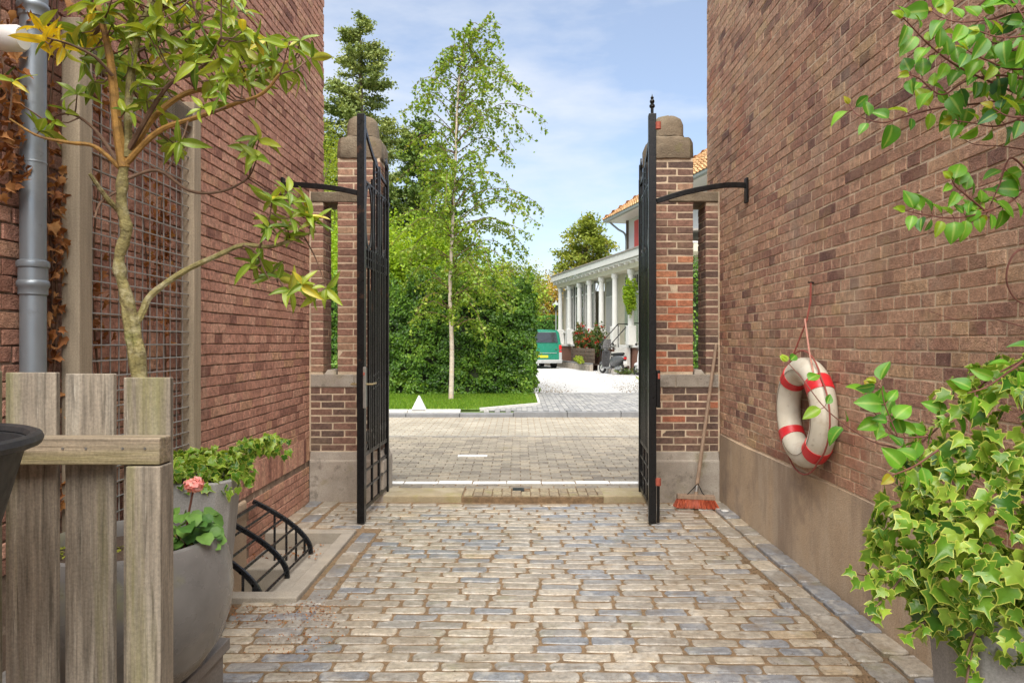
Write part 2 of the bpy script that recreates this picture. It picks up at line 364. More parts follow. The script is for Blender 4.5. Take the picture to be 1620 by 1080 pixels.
M['leaf_bright'] = leaf_mat('bright green leaf', G((0, (.15, .29, .018)), (.5, (.29, .44, .03)), (1, (.45, .54, .05))), .38, .5, .3)
M['leaf_willow'] = leaf_mat('yellow green leaf', G((0, (.17, .27, .025)), (.6, (.29, .37, .04)), (1, (.42, .44, .06))), .38, .5, .3)
M['leaf_sequoia'] = leaf_mat('conifer foliage', G((0, (.12, .175, .06)), (.5, (.23, .29, .09)), (1, (.38, .41, .13))), .2, .6, .25)
M['leaf_conifer'] = leaf_mat('dark conifer foliage', G((0, (.05, .10, .022)), (.6, (.12, .185, .036)), (1, (.23, .27, .055))), .2, .6, .25)
M['leaf_maple'] = leaf_mat('maple leaf turning', G((0, (.15, .21, .03)), (.6, (.26, .31, .05)), (.9, (.38, .36, .06)), (1, (.44, .31, .07))), .35, .5, .3)
M['leaf_autumn'] = leaf_mat('autumn yellow leaf', G((0, (.20, .19, .03)), (.5, (.42, .31, .04)), (.85, (.52, .37, .06)), (1, (.42, .20, .07))), .38, .5, .3)
M['leaf_rose'] = leaf_mat('rose leaf', G((0, (.05, .10, .025)), (.6, (.11, .16, .04)), (1, (.24, .17, .06))), .3, .5, .3)
M['grass'] = leaf_mat('grass blade', G((0, (.09, .20, .015)), (.6, (.18, .33, .022)), (1, (.34, .42, .06))), .35, .5, .3)
M['petal_red'] = leaf_mat('red rose petal', G((0, (.42, .02, .02)), (1, (.62, .05, .04))), .25, .6, .2)
M['petal_pink'] = leaf_mat('pink geranium petal', G((0, (.72, .20, .20)), (.6, (.80, .38, .35)), (1, (.85, .62, .56))), .3, .6, .2)
M['geranium'] = leaf_mat('geranium leaf', G((0, (.06, .16, .03)), (1, (.15, .29, .055))), .25, .5, .3)
M['moss'] = leaf_mat('moss', G((0, (.10, .13, .02)), (1, (.24, .24, .04))), .2, .9, .1)
M['twigs'] = plain('hedge shaded core', (.035, .045, .018), 1, .5, 10)  # dark colour with the shade between the hedge leaves painted in
M['canvas'] = plain('off white ring canvas', (.58, .535, .43), .5, .12, 7, spots=[((.36, .27, .16), 5, .56, .68, .6), ((.66, .63, .56), 4, .5, .7, .5), ((.25, .20, .14), 26, .62, .70, .5)])
M['ring_red'] = plain('red ring band', (.60, .022, .028), .4, .1, 14)
M['rope'] = plain('red rope', (.30, .075, .055), .85, .3, 120, bst=.6, bs=400)
M['rope_pink'] = plain('faded pink rope', (.50, .24, .18), .85, .3, 120, bst=.6, bs=400)
M['paint_white'] = plain('white painted wood', (.68, .67, .635), .55, .05, 6)
M['paint_cream'] = plain('cream painted board', (.56, .52, .40), .6, .08, 6)
M['paint_green'] = plain('pale green blind', (.30, .36, .26), .6, .08, 6)
M['paint_greyblind'] = plain('pale grey blind', (.48, .47, .45), .6, .08, 6)
M['plaster'] = plain('white plaster', (.60, .605, .62), .9, .05, 2)
M['red_shutter'] = plain('red shutter paint', (.52, .05, .035), .5, .1, 8)
M['tile'] = piece_mat('orange clay tile', [(0, (.34, .18, .08)), (.5, (.48, .285, .135)), (1, (.58, .40, .21))], rough=.8)
M['zinc_roof'] = plain('roof edge', (.30, .27, .24), .6, .1, 4)
M['gutter'] = plain('grey green gutter', (.26, .29, .27), .5, .1, 6)
M['glass'] = glass_mat('window glass', (.035, .045, .04))
M['glass_van'] = glass_mat('tinted rear window', (.03, .03, .032), .06)
M['van_green'] = plain('green car paint', (.012, .17, .105), .25, .05, 2, spec=.6)
M['bumper'] = plain('grey bumper plastic', (.36, .37, .37), .5, .08, 10)
M['tyre'] = plain('tyre rubber', (.02, .02, .02), .8, .2, 30)
M['plate'] = plain('yellow number plate', (.72, .50, .02), .4, .05, 20)
M['tail_red'] = plain('red lamp glass', (.55, .02, .02), .15, .05, 20, spec=.7)
M['scooter'] = plain('dark grey scooter paint', (.075, .078, .082), .22, .08, 6, spec=.6)
M['scooter_silver'] = plain('silver grey paint', (.30, .305, .31), .25, .08, 6, metal=.4)
M['scooter_white'] = plain('white scooter paint', (.74, .74, .74), .2, .04, 6, spec=.6)
M['chrome'] = plain('chrome', (.6, .6, .6), .15, .05, 6, metal=1)
M['black_seat'] = plain('black vinyl', (.014, .014, .014), .4, .2, 20)
M['stone_cone'] = plain('white concrete', (.55, .55, .535), .8, .08, 12, bst=.3, bs=60)

# ------------------------------------------------------------------ pieces: bricks, setts
def piece_mesh(name, w, h, d, bev, jit, nx=2, ny=1, dome=0.0, rng=None, smooth=False, corner=0.0):
    """front face (z=0) as a small uneven grid, rounded arris, sides going back to z=-d"""
    rng = rng or R
    vs, fs = [], []
    iw, ih = w - 2*bev, h - 2*bev
    fx = [i/nx for i in range(nx+1)]; fy = [j/ny for j in range(ny+1)]
    if corner: nx, ny = 4, 3; fx = [0, 1.9*corner/w, .5, 1 - 1.9*corner/w, 1]; fy = [0, .27, .73, 1]
    for j in range(ny + 1):
        for i in range(nx + 1):
            x = -iw/2 + iw*fx[i]; y = -ih/2 + ih*fy[j]
            if corner and i in (0, nx) and j in (0, ny):
                k_ = rng.uniform(.6, 1.5)*corner*.62; x -= math.copysign(k_, x); y -= math.copysign(k_*.9, y)
            z = dome * (1 - (2*x/w)**2) * (1 - (2*y/h)**2)
            vs.append((x + rng.uniform(-jit, jit), y + rng.uniform(-jit, jit), z + rng.uniform(-jit, jit)*.7))
    idx = lambda i, j: j*(nx+1) + i
    for j in range(ny):
        for i in range(nx): fs.append((idx(i, j), idx(i+1, j), idx(i+1, j+1), idx(i, j+1)))
    per = [idx(i, 0) for i in range(nx)] + [idx(nx, j) for j in range(ny)] + [idx(i, ny) for i in range(nx, 0, -1)] + [idx(0, j) for j in range(ny, 0, -1)]
    ring = []; back = []
    for k in per:
        x, y, z = vs[k]
        ox = x * (w / iw); oy = y * (h / ih)
        i, j = k % (nx+1), k // (nx+1)
        if 0 < i < nx: ox = x
        if 0 < j < ny: oy = y
        ring.append(len(vs)); vs.append((ox, oy, z - bev*1.1))
    for k in ring:
        x, y, z = vs[k]; back.append(len(vs)); vs.append((x, y, -d))
    m = len(per)
    for k in range(m):
        q = (k+1) % m
        fs.append((per[k], ring[k], ring[q], per[q])); fs.append((ring[k], back[k], back[q], ring[q]))
    me = bpy.data.meshes.new(name); me.from_pydata(vs, [], fs); me.update()
    if smooth: me.polygons.foreach_set("use_smooth", [True]*len(me.polygons)); me.set_sharp_from_angle(angle=math.radians(62))
    return me

def cham_box(name, bev, jit, sx=1, sy=1, sz=1):
    """whole brick, chamfered on every edge, size sx sy sz"""
    bm = bmesh.new(); bmesh.ops.create_cube(bm, size=1)
    for v in bm.verts: v.co = (v.co.x*sx, v.co.y*sy, v.co.z*sz)
    bmesh.ops.bevel(bm, geom=list(bm.edges), offset=bev, segments=1, affect='EDGES')
    for v in bm.verts: v.co += V((R.uniform(-jit, jit), R.uniform(-jit, jit), R.uniform(-jit, jit)))
    me = bpy.data.meshes.new(name); bm.to_mesh(me); bm.free(); return me

def frame_m(o, u, v, n):
    return Matrix(((u[0], v[0], n[0], o[0]), (u[1], v[1], n[1], o[1]), (u[2], v[2], n[2], o[2]), (0, 0, 0, 1)))

def seen(p, ext, normal=None):
    d = p - V((0, 0, EYE))
    if d.y < .3: return -1
    px = 820 + 1080*d.x/d.y; py = 540 - 1080*d.z/d.y
    m = 40
    if not (-m < px < 1620+m and -m < py < 1080+m): return -1
    c = 1.0
    if normal is not None:
        c = -d.normalized().dot(V(normal))
        if c <= 0: return -1
    return ext * c / d.length_squared

def lay(parent, name, pl, meshes, mat, nmax=300, hidden=None, local=False, minscore=0.0, rest=None):
    """pl: list of (matrix, mesh index, rnd, area, normal). The largest in view become objects, the rest one stuff part."""
    sc = []
    for i, p in enumerate(pl):
        c = p[0].translation
        s = seen(c, p[3], p[4])
        if hidden and hidden(c): s = -1
        sc.append((s, i))
    sc.sort(reverse=True)
    single = [i for s, i in sc[:nmax] if s > minscore]; ss = set(single)
    for me in meshes:
        if not me.materials: me.materials.append(mat)
    for i in single:
        m, k, r_, _, _ = pl[i]
        o = bpy.data.objects.new(name, meshes[k]); COL.objects.link(o); o.matrix_basis = m; o["rnd"] = r_; par(o, parent)
    rest_i = [i for i in range(len(pl)) if i not in ss]
    if rest_i:
        joined(rest or name + "_remainder", [pl[i] for i in rest_i], meshes, mat, parent)
    return len(single), len(rest_i)

def mesh_arrays(me):
    v = np.empty(len(me.vertices)*3, dtype=np.float32); me.vertices.foreach_get("co", v)
    li = np.empty(len(me.loops), dtype=np.int32); me.loops.foreach_get("vertex_index", li)
    st = np.empty(len(me.polygons), dtype=np.int32); me.polygons.foreach_get("loop_start", st)
    ed = None
    if "edge" in me.attributes:
        ed = np.empty(len(me.vertices), dtype=np.float32); me.attributes["edge"].data.foreach_get("value", ed)
    return v.reshape(-1, 3), li, st, ed

def joined(name, pl, meshes, mat, parent, smooth=False):
    arr = [mesh_arrays(m) for m in meshes]
    vs, ls, ss, rs, es = [], [], [], [], []; nv = nl = 0
    for p in pl:
        a, li, st, ed = arr[p[1]]; m = np.array(p[0], dtype=np.float32)
        vs.append(a @ m[:3, :3].T + m[:3, 3]); ls.append(li + nv); ss.append(st + nl); rs.append(np.full(len(a), p[2], dtype=np.float32))
        if ed is not None: es.append(ed)
        nv += len(a); nl += len(li)
    me = mesh_np(name, np.concatenate(vs), np.concatenate(ls), np.concatenate(ss), None, np.concatenate(rs),
                 {"edge": np.concatenate(es)} if es else None, smooth=any(p.use_smooth for p in meshes[0].polygons))
    me.materials.append(mat)
    o = bpy.data.objects.new(name, me); COL.objects.link(o); o["kind"] = "stuff"
    return par(o, parent)

CH = .0662                                    # course height
STR = [piece_mesh("stretcher", .215, .0585, .10, .0022, .0018) for _ in range(8)]
HDR = [piece_mesh("header", .104, .0585, .10, .0022, .0018, 1, 1) for _ in range(6)]
BR = STR + HDR

def wall_bricks(y0, y1, z0, z1, X, nx, u_first=0.0, holes=()):
    """English bond on a wall in the plane x=X, facing nx"""
    pl = []
    u = (0, 1, 0) if nx > 0 else (0, -1, 0); v = (0, 0, 1); n = (nx, 0, 0)
    k = 0; z = z0
    while z + CH <= z1 + .01:
        head = k % 2 == 1
        L_ = .1115 if head else .223
        off = (.0558 if head else (.1115 if (k // 2) % 2 else 0)) + u_first
        y = y0 - off; wob = U(-.0015, .0015)
        while y < y1 - .01:
            a, b = max(y, y0), min(y + L_, y1)
            y += L_
            if b - a < .035: continue
            cy, w = (a+b)/2, b-a-.0095 + U(-.003, .002)
            if any(h0 < cy < h1 and g0 < z + CH/2 < g1 for h0, h1, g0, g1 in holes): continue
            kk = R.randrange(8) if w > .15 else 8 + R.randrange(6)
            bw = .215 if kk < 8 else .104
            rot = U(-.008, .008)
            c = V((X + nx*(R.random()**2*.0032), cy, z + CH/2 + wob + U(-.0012, .0012)))
            m = frame_m(c, u, v, n) @ Matrix.Rotation(rot, 4, 'Z') @ Matrix.Rotation(U(-.012, .012), 4, 'X') @ Matrix.Rotation(U(-.005, .005), 4, 'Y') @ Matrix.Diagonal((w/bw, U(.95, 1.01), 1, 1))
            pl.append((m, kk, R.random(), w*.055, n))
        z += CH; k += 1
    return pl

# ------------------------------------------------------------------ the setting
def slab(name, x0, x1, y0, y1, z0, z1, mat, kind='structure'):
    o = MB().box(x0, x1, y0, y1, z0, z1).build(name, mat); o["kind"] = kind; return o

GR = .18                                       # level of the ground across the street
RD = .055                                      # level of the street
o = MB().add([(-400, -300, -.47), (400, -300, -.47), (400, 700, -.47), (-400, 700, -.47)], [(0, 1, 2, 3)]).build('ground', M['soil']); o["kind"] = "structure"
far = slab('far_ground', -300, 300, 12.84, 600, -.4, GR-.03, M['grass_ground'])
# alley bed with an opening for the light well
WX0, WX1, WY0, WY1 = -1.92, -1.245, 3.83, 5.26
def gz(x, yy):                                 # gentle unevenness of the paving
    return .0035*math.sin(1.3*x + .7*yy) + .0022*math.sin(2.9*yy - 1.7*x)
def bed_z(x, yy): return gz(x, yy) - .0048 + .0016*math.sin(23*x + 5*yy)*math.sin(31*yy - 7*x)
bed = MB()
for x0, x1, y0, y1 in ((-1.95, 1.9, -4, WY0), (WX1, 1.9, WY0, WY1), (-1.95, 1.9, WY1, 6.30)):
    nx_, ny_ = max(2, int((x1-x0)/.045)), max(2, int((y1-max(y0, 1.5))/.045)); ya = max(y0, 1.5)
    vs = [(x0+(x1-x0)*i_/nx_, ya+(y1-ya)*j_/ny_, bed_z(x0+(x1-x0)*i_/nx_, ya+(y1-ya)*j_/ny_)) for j_ in range(ny_+1) for i_ in range(nx_+1)]
    bed.add(vs, [(j_*(nx_+1)+i_, j_*(nx_+1)+i_+1, (j_+1)*(nx_+1)+i_+1, (j_+1)*(nx_+1)+i_) for j_ in range(ny_) for i_ in range(nx_)])
    bed.box(x0, x1, y0, y1, -.45, -.02)
bed = bed.build('alley_ground', M['sand']); bed["kind"] = "structure"

# setts of the alley
SET = [piece_mesh("sett", .232, .092, .07, .005, .0034, 3, 2, .001, corner=.0085) for _ in range(14)]
SETH = [piece_mesh("sett_short", .15, .092, .07, .005, .0034, 2, 2, .001, corner=.0085) for _ in range(6)]
SETW = [piece_mesh("sett_edge", .25, .132, .07, .006, .003, 3, 2, .0006, corner=.010) for _ in range(6)]
SM = SET + SETH + SETW
pl = []
y = .6
row = 0
while y < 6.20:
    ph = U(.089, .098)
    xl = -1.55 if y < WY0 - .02 else (-1.075 if y < WY1 + .03 else -1.62)
    if y < 2.9: xl = -1.05
    Lr = U(.228, .246); x = xl - (Lr*.5 if row % 2 else 0) - U(0, .05)
    while x < 1.535:
        w = Lr*U(.92, 1.08) if R.random() > .05 else Lr*U(.55, .7)
        a, b = max(x, xl), min(x + w, 1.54)
        x += w
        if b - a < .07: continue
        kk = R.randrange(14) if b-a > .17 else 14 + R.randrange(6)
        bw = .232 if kk < 14 else .15
        cx = (a+b)/2
        cy = y + ph/2 + 0.013*math.sin(cx*1.5 + y*.8) + .004*math.sin(cx*4 + y*1.9) + U(-.004, .004)
        gr = R.random()
        m = Matrix.Translation((cx, cy, gz(cx, cy) + U(-.0015, .003))) @ Matrix.Rotation(.013*1.5*math.cos(cx*1.6 + y*.8) + U(-.016, .016), 4, 'Z') \
            @ Matrix.Rotation(U(-.025, .025), 4, 'X') @ Matrix.Rotation(U(-.012, .012), 4, 'Y') @ Matrix.Diagonal(((b-a-U(.010, .020))/bw, (ph-.0125+U(-.006, .002))/.092, 1, 1))
        pl.append((m, kk, gr, (b-a)*ph, (0, 0, 1)))
    y += ph; row += 1
def edge_row(x, y0, y1, zz, wid):
    y = y0
    while y < y1:
        l_ = U(.19, .30); kk = 20 + R.randrange(6)
        m = Matrix.Translation((x + U(-.006, .006), y + l_/2, zz + gz(x, y) + U(-.001, .003))) @ Matrix.Rotation(PI/2 + U(-.025, .025), 4, 'Z') @ Matrix.Rotation(U(-.03, .03), 4, 'X') \
            @ Matrix.Diagonal(((l_-.013)/.25, wid/.132, 1, 1))
        pl.append((m, kk, R.random(), l_*wid, (0, 0, 1))); y += l_
edge_row(1.775, .4, 6.22, .018, .128); edge_row(1.627, .4, 6.2, .002, .132)
edge_row(-1.155, 3.35, 5.2, 0, .115); edge_row(-1.71, 5.34, 6.2, .0, .13); edge_row(-1.86, 5.34, 6.2, .0, .11)
lay(bed, 'sett', pl, SM, M['sett'], 300, rest='sett_remainder')

# debris: sand grains and small dry leaves swept against the wall, one mass
def leaf_cloud(name, pos, size, mat, parent=None, updir=.5, aspect=.6, fold=.18, nrm=None, dirs=None, rnd=None, kind=None, local=False):
    n = len(pos)
    size = np.broadcast_to(np.asarray(size, dtype=np.float64), (n,))
    nn = RNG.normal(size=(n, 3))
    if nrm is not None: nn = nn*(1-updir) + nrm*updir*1.6
    else: nn[:, 2] = np.abs(nn[:, 2]) + updir*1.5
    nn /= np.linalg.norm(nn, axis=1)[:, None] + 1e-9
    dd = RNG.normal(size=(n, 3)) if dirs is None else dirs + RNG.normal(size=(n, 3))*.25
    dd -= nn * np.sum(dd*nn, axis=1)[:, None]; dd /= np.linalg.norm(dd, axis=1)[:, None] + 1e-9
    ss = np.cross(nn, dd)
    h = size[:, None]/2; w = size[:, None]*aspect/2
    b = pos - dd*h; t = pos + dd*h - nn*h*.15
    l_ = pos + ss*w + nn*h*fold - dd*h*.12; r_ = pos - ss*w + nn*h*fold - dd*h*.12
    vs = np.stack([b, r_, t, l_], axis=1).reshape(-1, 3)
    base = np.arange(n)[:, None]*4
    fl = (base + np.array([[0, 1, 2, 0, 2, 3]])).ravel()
    if rnd is None: rnd = np.clip(RNG.normal(.5, .22, n), .01, .99)
    me = mesh_np(name, vs, fl, np.arange(0, len(fl), 3), None, np.repeat(rnd, 4), smooth=True)
    o = obj(name, me, mat, parent, local)
    if kind: o["kind"] = kind
    return o

n = 5200
px_ = np.where(RNG.random(n) < .45, 1.53 + RNG.normal(0, .05, n), np.where(RNG.random(n) < .5, -1.02 + RNG.normal(0, .09, n), RNG.uniform(-1.2, 1.5, n)))
py_ = RNG.uniform(2.2, 6.1, n)
zz_ = np.array([gz(a, b) for a, b in zip(px_, py_)]) - .002
q_ = (px_ > -1.2) & (px_ < 1.83)
tag(leaf_cloud('litter', np.stack([px_, py_, zz_], 1)[q_], RNG.uniform(.004, .012, q_.sum()), M['leaf_litter'], updir=1.2, fold=.5, kind='stuff'), 'small brown leaf crumbs lying in the joints of the setts', 'leaf litter')
n = 900
pos = np.stack([np.clip(-1.08 + RNG.normal(0, .09, n), -1.7, -.7), RNG.uniform(3.2, 3.95, n), RNG.uniform(-.006, .012, n)], 1)
pos[:500, 0] = RNG.uniform(-1.6, -1.0, 500); pos[:500, 1] = RNG.uniform(3.55, 3.80, 500)
tag(leaf_cloud('leaf_litter', pos, RNG.uniform(.006, .016, n), M['leaf_dry'], updir=1.2, fold=.5, kind='stuff'), 'crushed brown leaves drifted in front of the light well frame', 'leaf litter')

# threshold between the piers
th = slab('threshold', -1.27, 1.24, 6.262, 6.60, -.4, RD-.012, M['sand'])
for x0, x1 in ((-1.265, -.52), (.78, 1.235)):
    MB().box(x0, x1, 6.255, 6.60, -.3, RD+.004).build('concrete_pad', M['pad'], th, bevel=.012)
KL = [piece_mesh("clinker", .2, .09, .05, .004, .0016, 1, 1) for _ in range(6)]
pl = []
x = -.505
while x < .765:
    for r_, (ya, yb) in enumerate(((6.275, 6.315), (6.325, 6.455), (6.465, 6.595))):
        xx = x if r_ else x
        if -.12 < x < .05 and r_ == 2 and x > -.06: continue
        m = Matrix.Translation((xx + .043 + U(-.003, .003), (ya+yb)/2, RD + U(-.004, .003))) @ Matrix.Rotation(U(-.02, .02), 4, 'Z') @ Matrix.Diagonal((.080/.2, (yb-ya)/.09, 1, 1))
        pl.append((m, R.randrange(6), R.random(), .08*(yb-ya), (0, 0, 1)))
    x += .0885
lay(th, 'brick', pl, KL, M['klinker_brown'])
MB().box(-.055, .055, 6.47, 6.59, RD-.03, RD+.006).build('gate_stop', M['iron'], th, bevel=.006)

# street
st = slab('street', -60, 60, 6.602, 12.55, -.4, RD-.008, M['sand'])
pl = []
y = 6.61; k = 0
while y < 10.15:
    white = k == 2
    ph = .105 if not white else .125
    Lb = .215 if not white else .345
    x = -4.6 - (.5*Lb if k % 2 else 0)
    while x < 4.6:
        me_i = R.randrange(6)
        m = Matrix.Translation((x + Lb/2, y + ph/2, RD + U(-.003, .003) + .012*math.sin(y*.9))) @ Matrix.Rotation(U(-.012, .012), 4, 'Z') @ Matrix.Diagonal(((Lb-.009)/.2, (ph-.009)/.09, 1, 1))
        if white:
            o = bpy.data.objects.new('white_line_stone', KL[me_i]) if abs(x) < 2 else None
            if o:
                if 'ws' not in globals(): ws = [mm.copy() for mm in KL]; [mm.materials.clear() for mm in ws]; [mm.materials.append(M['white_stone']) for mm in ws]
                o.data = ws[me_i]; COL.objects.link(o); o.matrix_basis = m; o["rnd"] = R.random(); par(o, st)
        else: pl.append((m, me_i, R.random(), Lb*ph, (0, 0, 1)))
        x += Lb
    y += ph; k += 1
KL2 = [m.copy() for m in KL]
for m in KL2: m.materials.clear(); m.materials.append(M['klinker'])
joined('clinker_paving', pl, KL2, M['klinker'], st)
mk = MB().box(-.74, -.38, 8.32, 8.41, RD+.008, RD+.021).build('road_marking', M['white_stone'], st)
gut = MB().add([(-60, 10.15, RD+.004), (60, 10.15, RD+.004), (60, 12.55, RD+.02), (-60, 12.55, RD+.02)], [(0, 1, 2, 3)]).build('far_lane', M['sand']); gut["kind"] = "structure"
pl = []
y = 10.16; k = 0
while y < 12.52:
    x = -5.4 - (.107 if k % 2 else 0)
    while x < 5:
        m = Matrix.Translation((x + .107, y + .052, RD + .010 + .012*(y-10.15)/2.4 + U(-.0015, .0015))) @ Matrix.Diagonal((.204/.2, .093/.09, 1, 1))
        pl.append((m, R.randrange(6), R.random(), .02, (0, 0, 1))); x += .214
    y += .105; k += 1
KL4 = [m.copy() for m in KL]
for m in KL4: m.materials.clear(); m.materials.append(M['klinker_pale'])
joined('clinker_paving', pl, KL4, M['klinker_pale'], gut)
kb = MB().box(-60, 60, 10.11, 10.145, RD-.02, RD+.010).build('joint_strip', M['kerb'], st)

# far kerb: long grey stones, light ones on the left in front of the lawn
kr = MB().box(-60, 60, 12.72, 12.84, -.3, GR-.04).build('kerb', M['kerb']); kr["kind"] = "structure"
x = -9.0
while x < 8:
    l_ = .99
    lo = x < -1.1
    z1 = GR-.002 if x > -.8 else RD+.09
    MB().box(x+.004, x+l_-.004, 12.551, 12.72, -.2, z1 + U(-.002, .002)).build('kerb_stone', M['kerb'], kr, bevel=.012)
    if lo: MB().box(x+.004, x+l_-.004, 12.74, 12.90, -.2, GR + .012 + U(-.003, .003)).build('border_stone', M['kerb_light'], kr, bevel=.012)
    x += l_
# lawn and drive
lawn = MB().add([(-30, 12.90, GR), (-.75, 12.90, GR), (.40, 14.0, GR), (.42, 17.2, GR), (-30, 17.2, GR)], [(0, 1, 2, 3, 4)]).build('lawn', M['grass_ground']); lawn["kind"] = "structure"
n = 26000
gx = RNG.uniform(-5.5, .4, n); gy = RNG.uniform(12.95, 16.8, n)
q_ = (gy - 12.95) > np.maximum(0, (gx + .75))*.96
pos = np.stack([gx, gy, np.full(n, GR+.02)], 1)[q_]
nm = RNG.normal(size=(len(pos), 3)); nm[:, 2] *= .2
dr = np.tile(np.array([[0, 0, 1.0]]), (len(pos), 1))
o = leaf_cloud('grass', pos, RNG.uniform(.045, .085, len(pos)), M['grass'], updir=.9, aspect=.13, nrm=nm/np.linalg.norm(nm, axis=1)[:, None], dirs=dr, kind='stuff')
tag(o, 'short bright lawn in front of the big hedge', 'grass')
dv = MB().add([(-.75, 12.84, GR-.012), (9, 12.84, GR-.012), (9, 17.05, GR-.012), (.40, 17.05, GR-.012), (.40, 13.98, GR-.012)], [(0, 1, 2, 3, 4)]).build('drive', M['kerb']); dv["kind"] = "structure"
KL3 = [m.copy() for m in KL]
for m in KL3: m.materials.clear(); m.materials.append(M['drive'])
pl = []
x = -.7; k = 0
while x < 6.5:
    y = 12.86 - (.1 if k % 2 else 0)
    while y < 17.0:
        if x > .42 or y + .2 < 12.90 + (x + .75)*.957:
            m = Matrix.Translation((x, y + .1, GR - .004 + U(-.003, .003))) @ Matrix.Rotation(PI/2, 4, 'Z') @ Matrix.Diagonal((.197/.2, .093/.09, 1, 1))
            pl.append((m, R.randrange(6), R.random(), .02, (0, 0, 1)))
        y += .205
    x += .102; k += 1
joined('drive_paver', pl, KL3, M['drive'], dv)
MB().bar((-.72, 12.93, GR), (.43, 14.03, GR), .05, .07).bar((.43, 14.03, GR), (.43, 17.1, GR), .05, .07).build('drive_edging', M['kerb_light'], dv)
gv = MB().add([(.0, 17.05, GR+.002), (12, 17.05, GR+.002), (12, 60, GR+.002), (-4, 60, GR+.002), (-4, 19, GR+.002), (0, 19, GR+.002)], [(0, 1, 2, 3, 4, 5)]).build('gravel', M['gravel']); gv["kind"] = "structure"
n = 5000
pos = np.stack([RNG.uniform(.5, 6, n), 17.1 + RNG.exponential(1.4, n), np.full(n, GR+.012)], 1)
pos[3300:, 1] = RNG.uniform(17, 30, n-3300)
dns = np.sin(pos[:, 0]*2.1)*.5 + RNG.random(n) + np.where(pos[:, 0] > 2.6, .5, 0)
pos = pos[dns > .95]
tag(leaf_cloud('fallen_leaves', pos, RNG.uniform(.025, .055, len(pos)), M['leaf_litter'], updir=1.0, kind='stuff'), 'brown fallen leaves scattered on the white gravel', 'fallen leaves')

# ------------------------------------------------------------------ the two alley walls
rw = empty('brick_wall', (1.85, 4, 0), 'tall weathered brown brick wall with a smooth rendered plinth, right of the alley', 'wall')
PT = .625
MB().box(1.8526, 2.3, -1.2, 6.69, 0, 5.3).build('mortar', M['mortar'], rw)
pp = MB()
ys = [-1.2 + 7.46*i/40 for i in range(41)]; rings = []
for yy in ys:
    w = .006*math.sin(yy*2.1) + .004*math.sin(yy*5.3)
    rings.append([(1.835 + w, yy, -.3), (1.838 + w, yy, PT-.006 + w*.5), (1.846 + w, yy, PT + w*.5 - .002), (1.90, yy, PT + w*.5 - .002), (1.90, yy, -.3)])
pp.loft(rings).build('plinth', M['render'], rw)
pl = wall_bricks(-1.15, 6.70, PT + .006, 5.25, 1.85, -1)
lay(rw, 'brick', pl, BR, M['brick_right'], 300, rest='brick_remainder')
lw = empty('brick_wall', (-1.92, 4, 0), 'tall reddish brick wall on the left, behind the trellis and the cellar grille', 'wall')
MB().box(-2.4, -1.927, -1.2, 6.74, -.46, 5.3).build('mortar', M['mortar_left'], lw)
BL = [m.copy() for m in BR]
for m in BL: m.materials.clear()
pl = wall_bricks(-1.15, 6.75, .592, 5.25, -1.92, 1, .05)
# soldier course and the courses below it
y = 3.0
while y < 6.27:
    m = frame_m(V((-1.917 + U(-.002, .002), y + .033, .487)), (0, 0, 1), (0, -1, 0), (1, 0, 0)) @ Matrix.Rotation(U(-.01, .01), 4, 'Z')
    pl.append((m, R.randrange(8), R.random(), .0117, (1, 0, 0))); y += .066
pl += wall_bricks(3.0, 6.27, -.20, .375, -1.92, 1, .02, holes=[(3.95, 4.78, -.4, .42)])
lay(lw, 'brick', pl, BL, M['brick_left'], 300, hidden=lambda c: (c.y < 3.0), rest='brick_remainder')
MB().box(-1.99, -1.905, 4.28, 4.80, -.42, .36).build('window_surround', M['render'], lw, bevel=.015)
MB().box(-1.95, -1.899, 3.85, 4.28, -.42, .30).build('cellar_panel', M['concrete'], lw, bevel=.01)

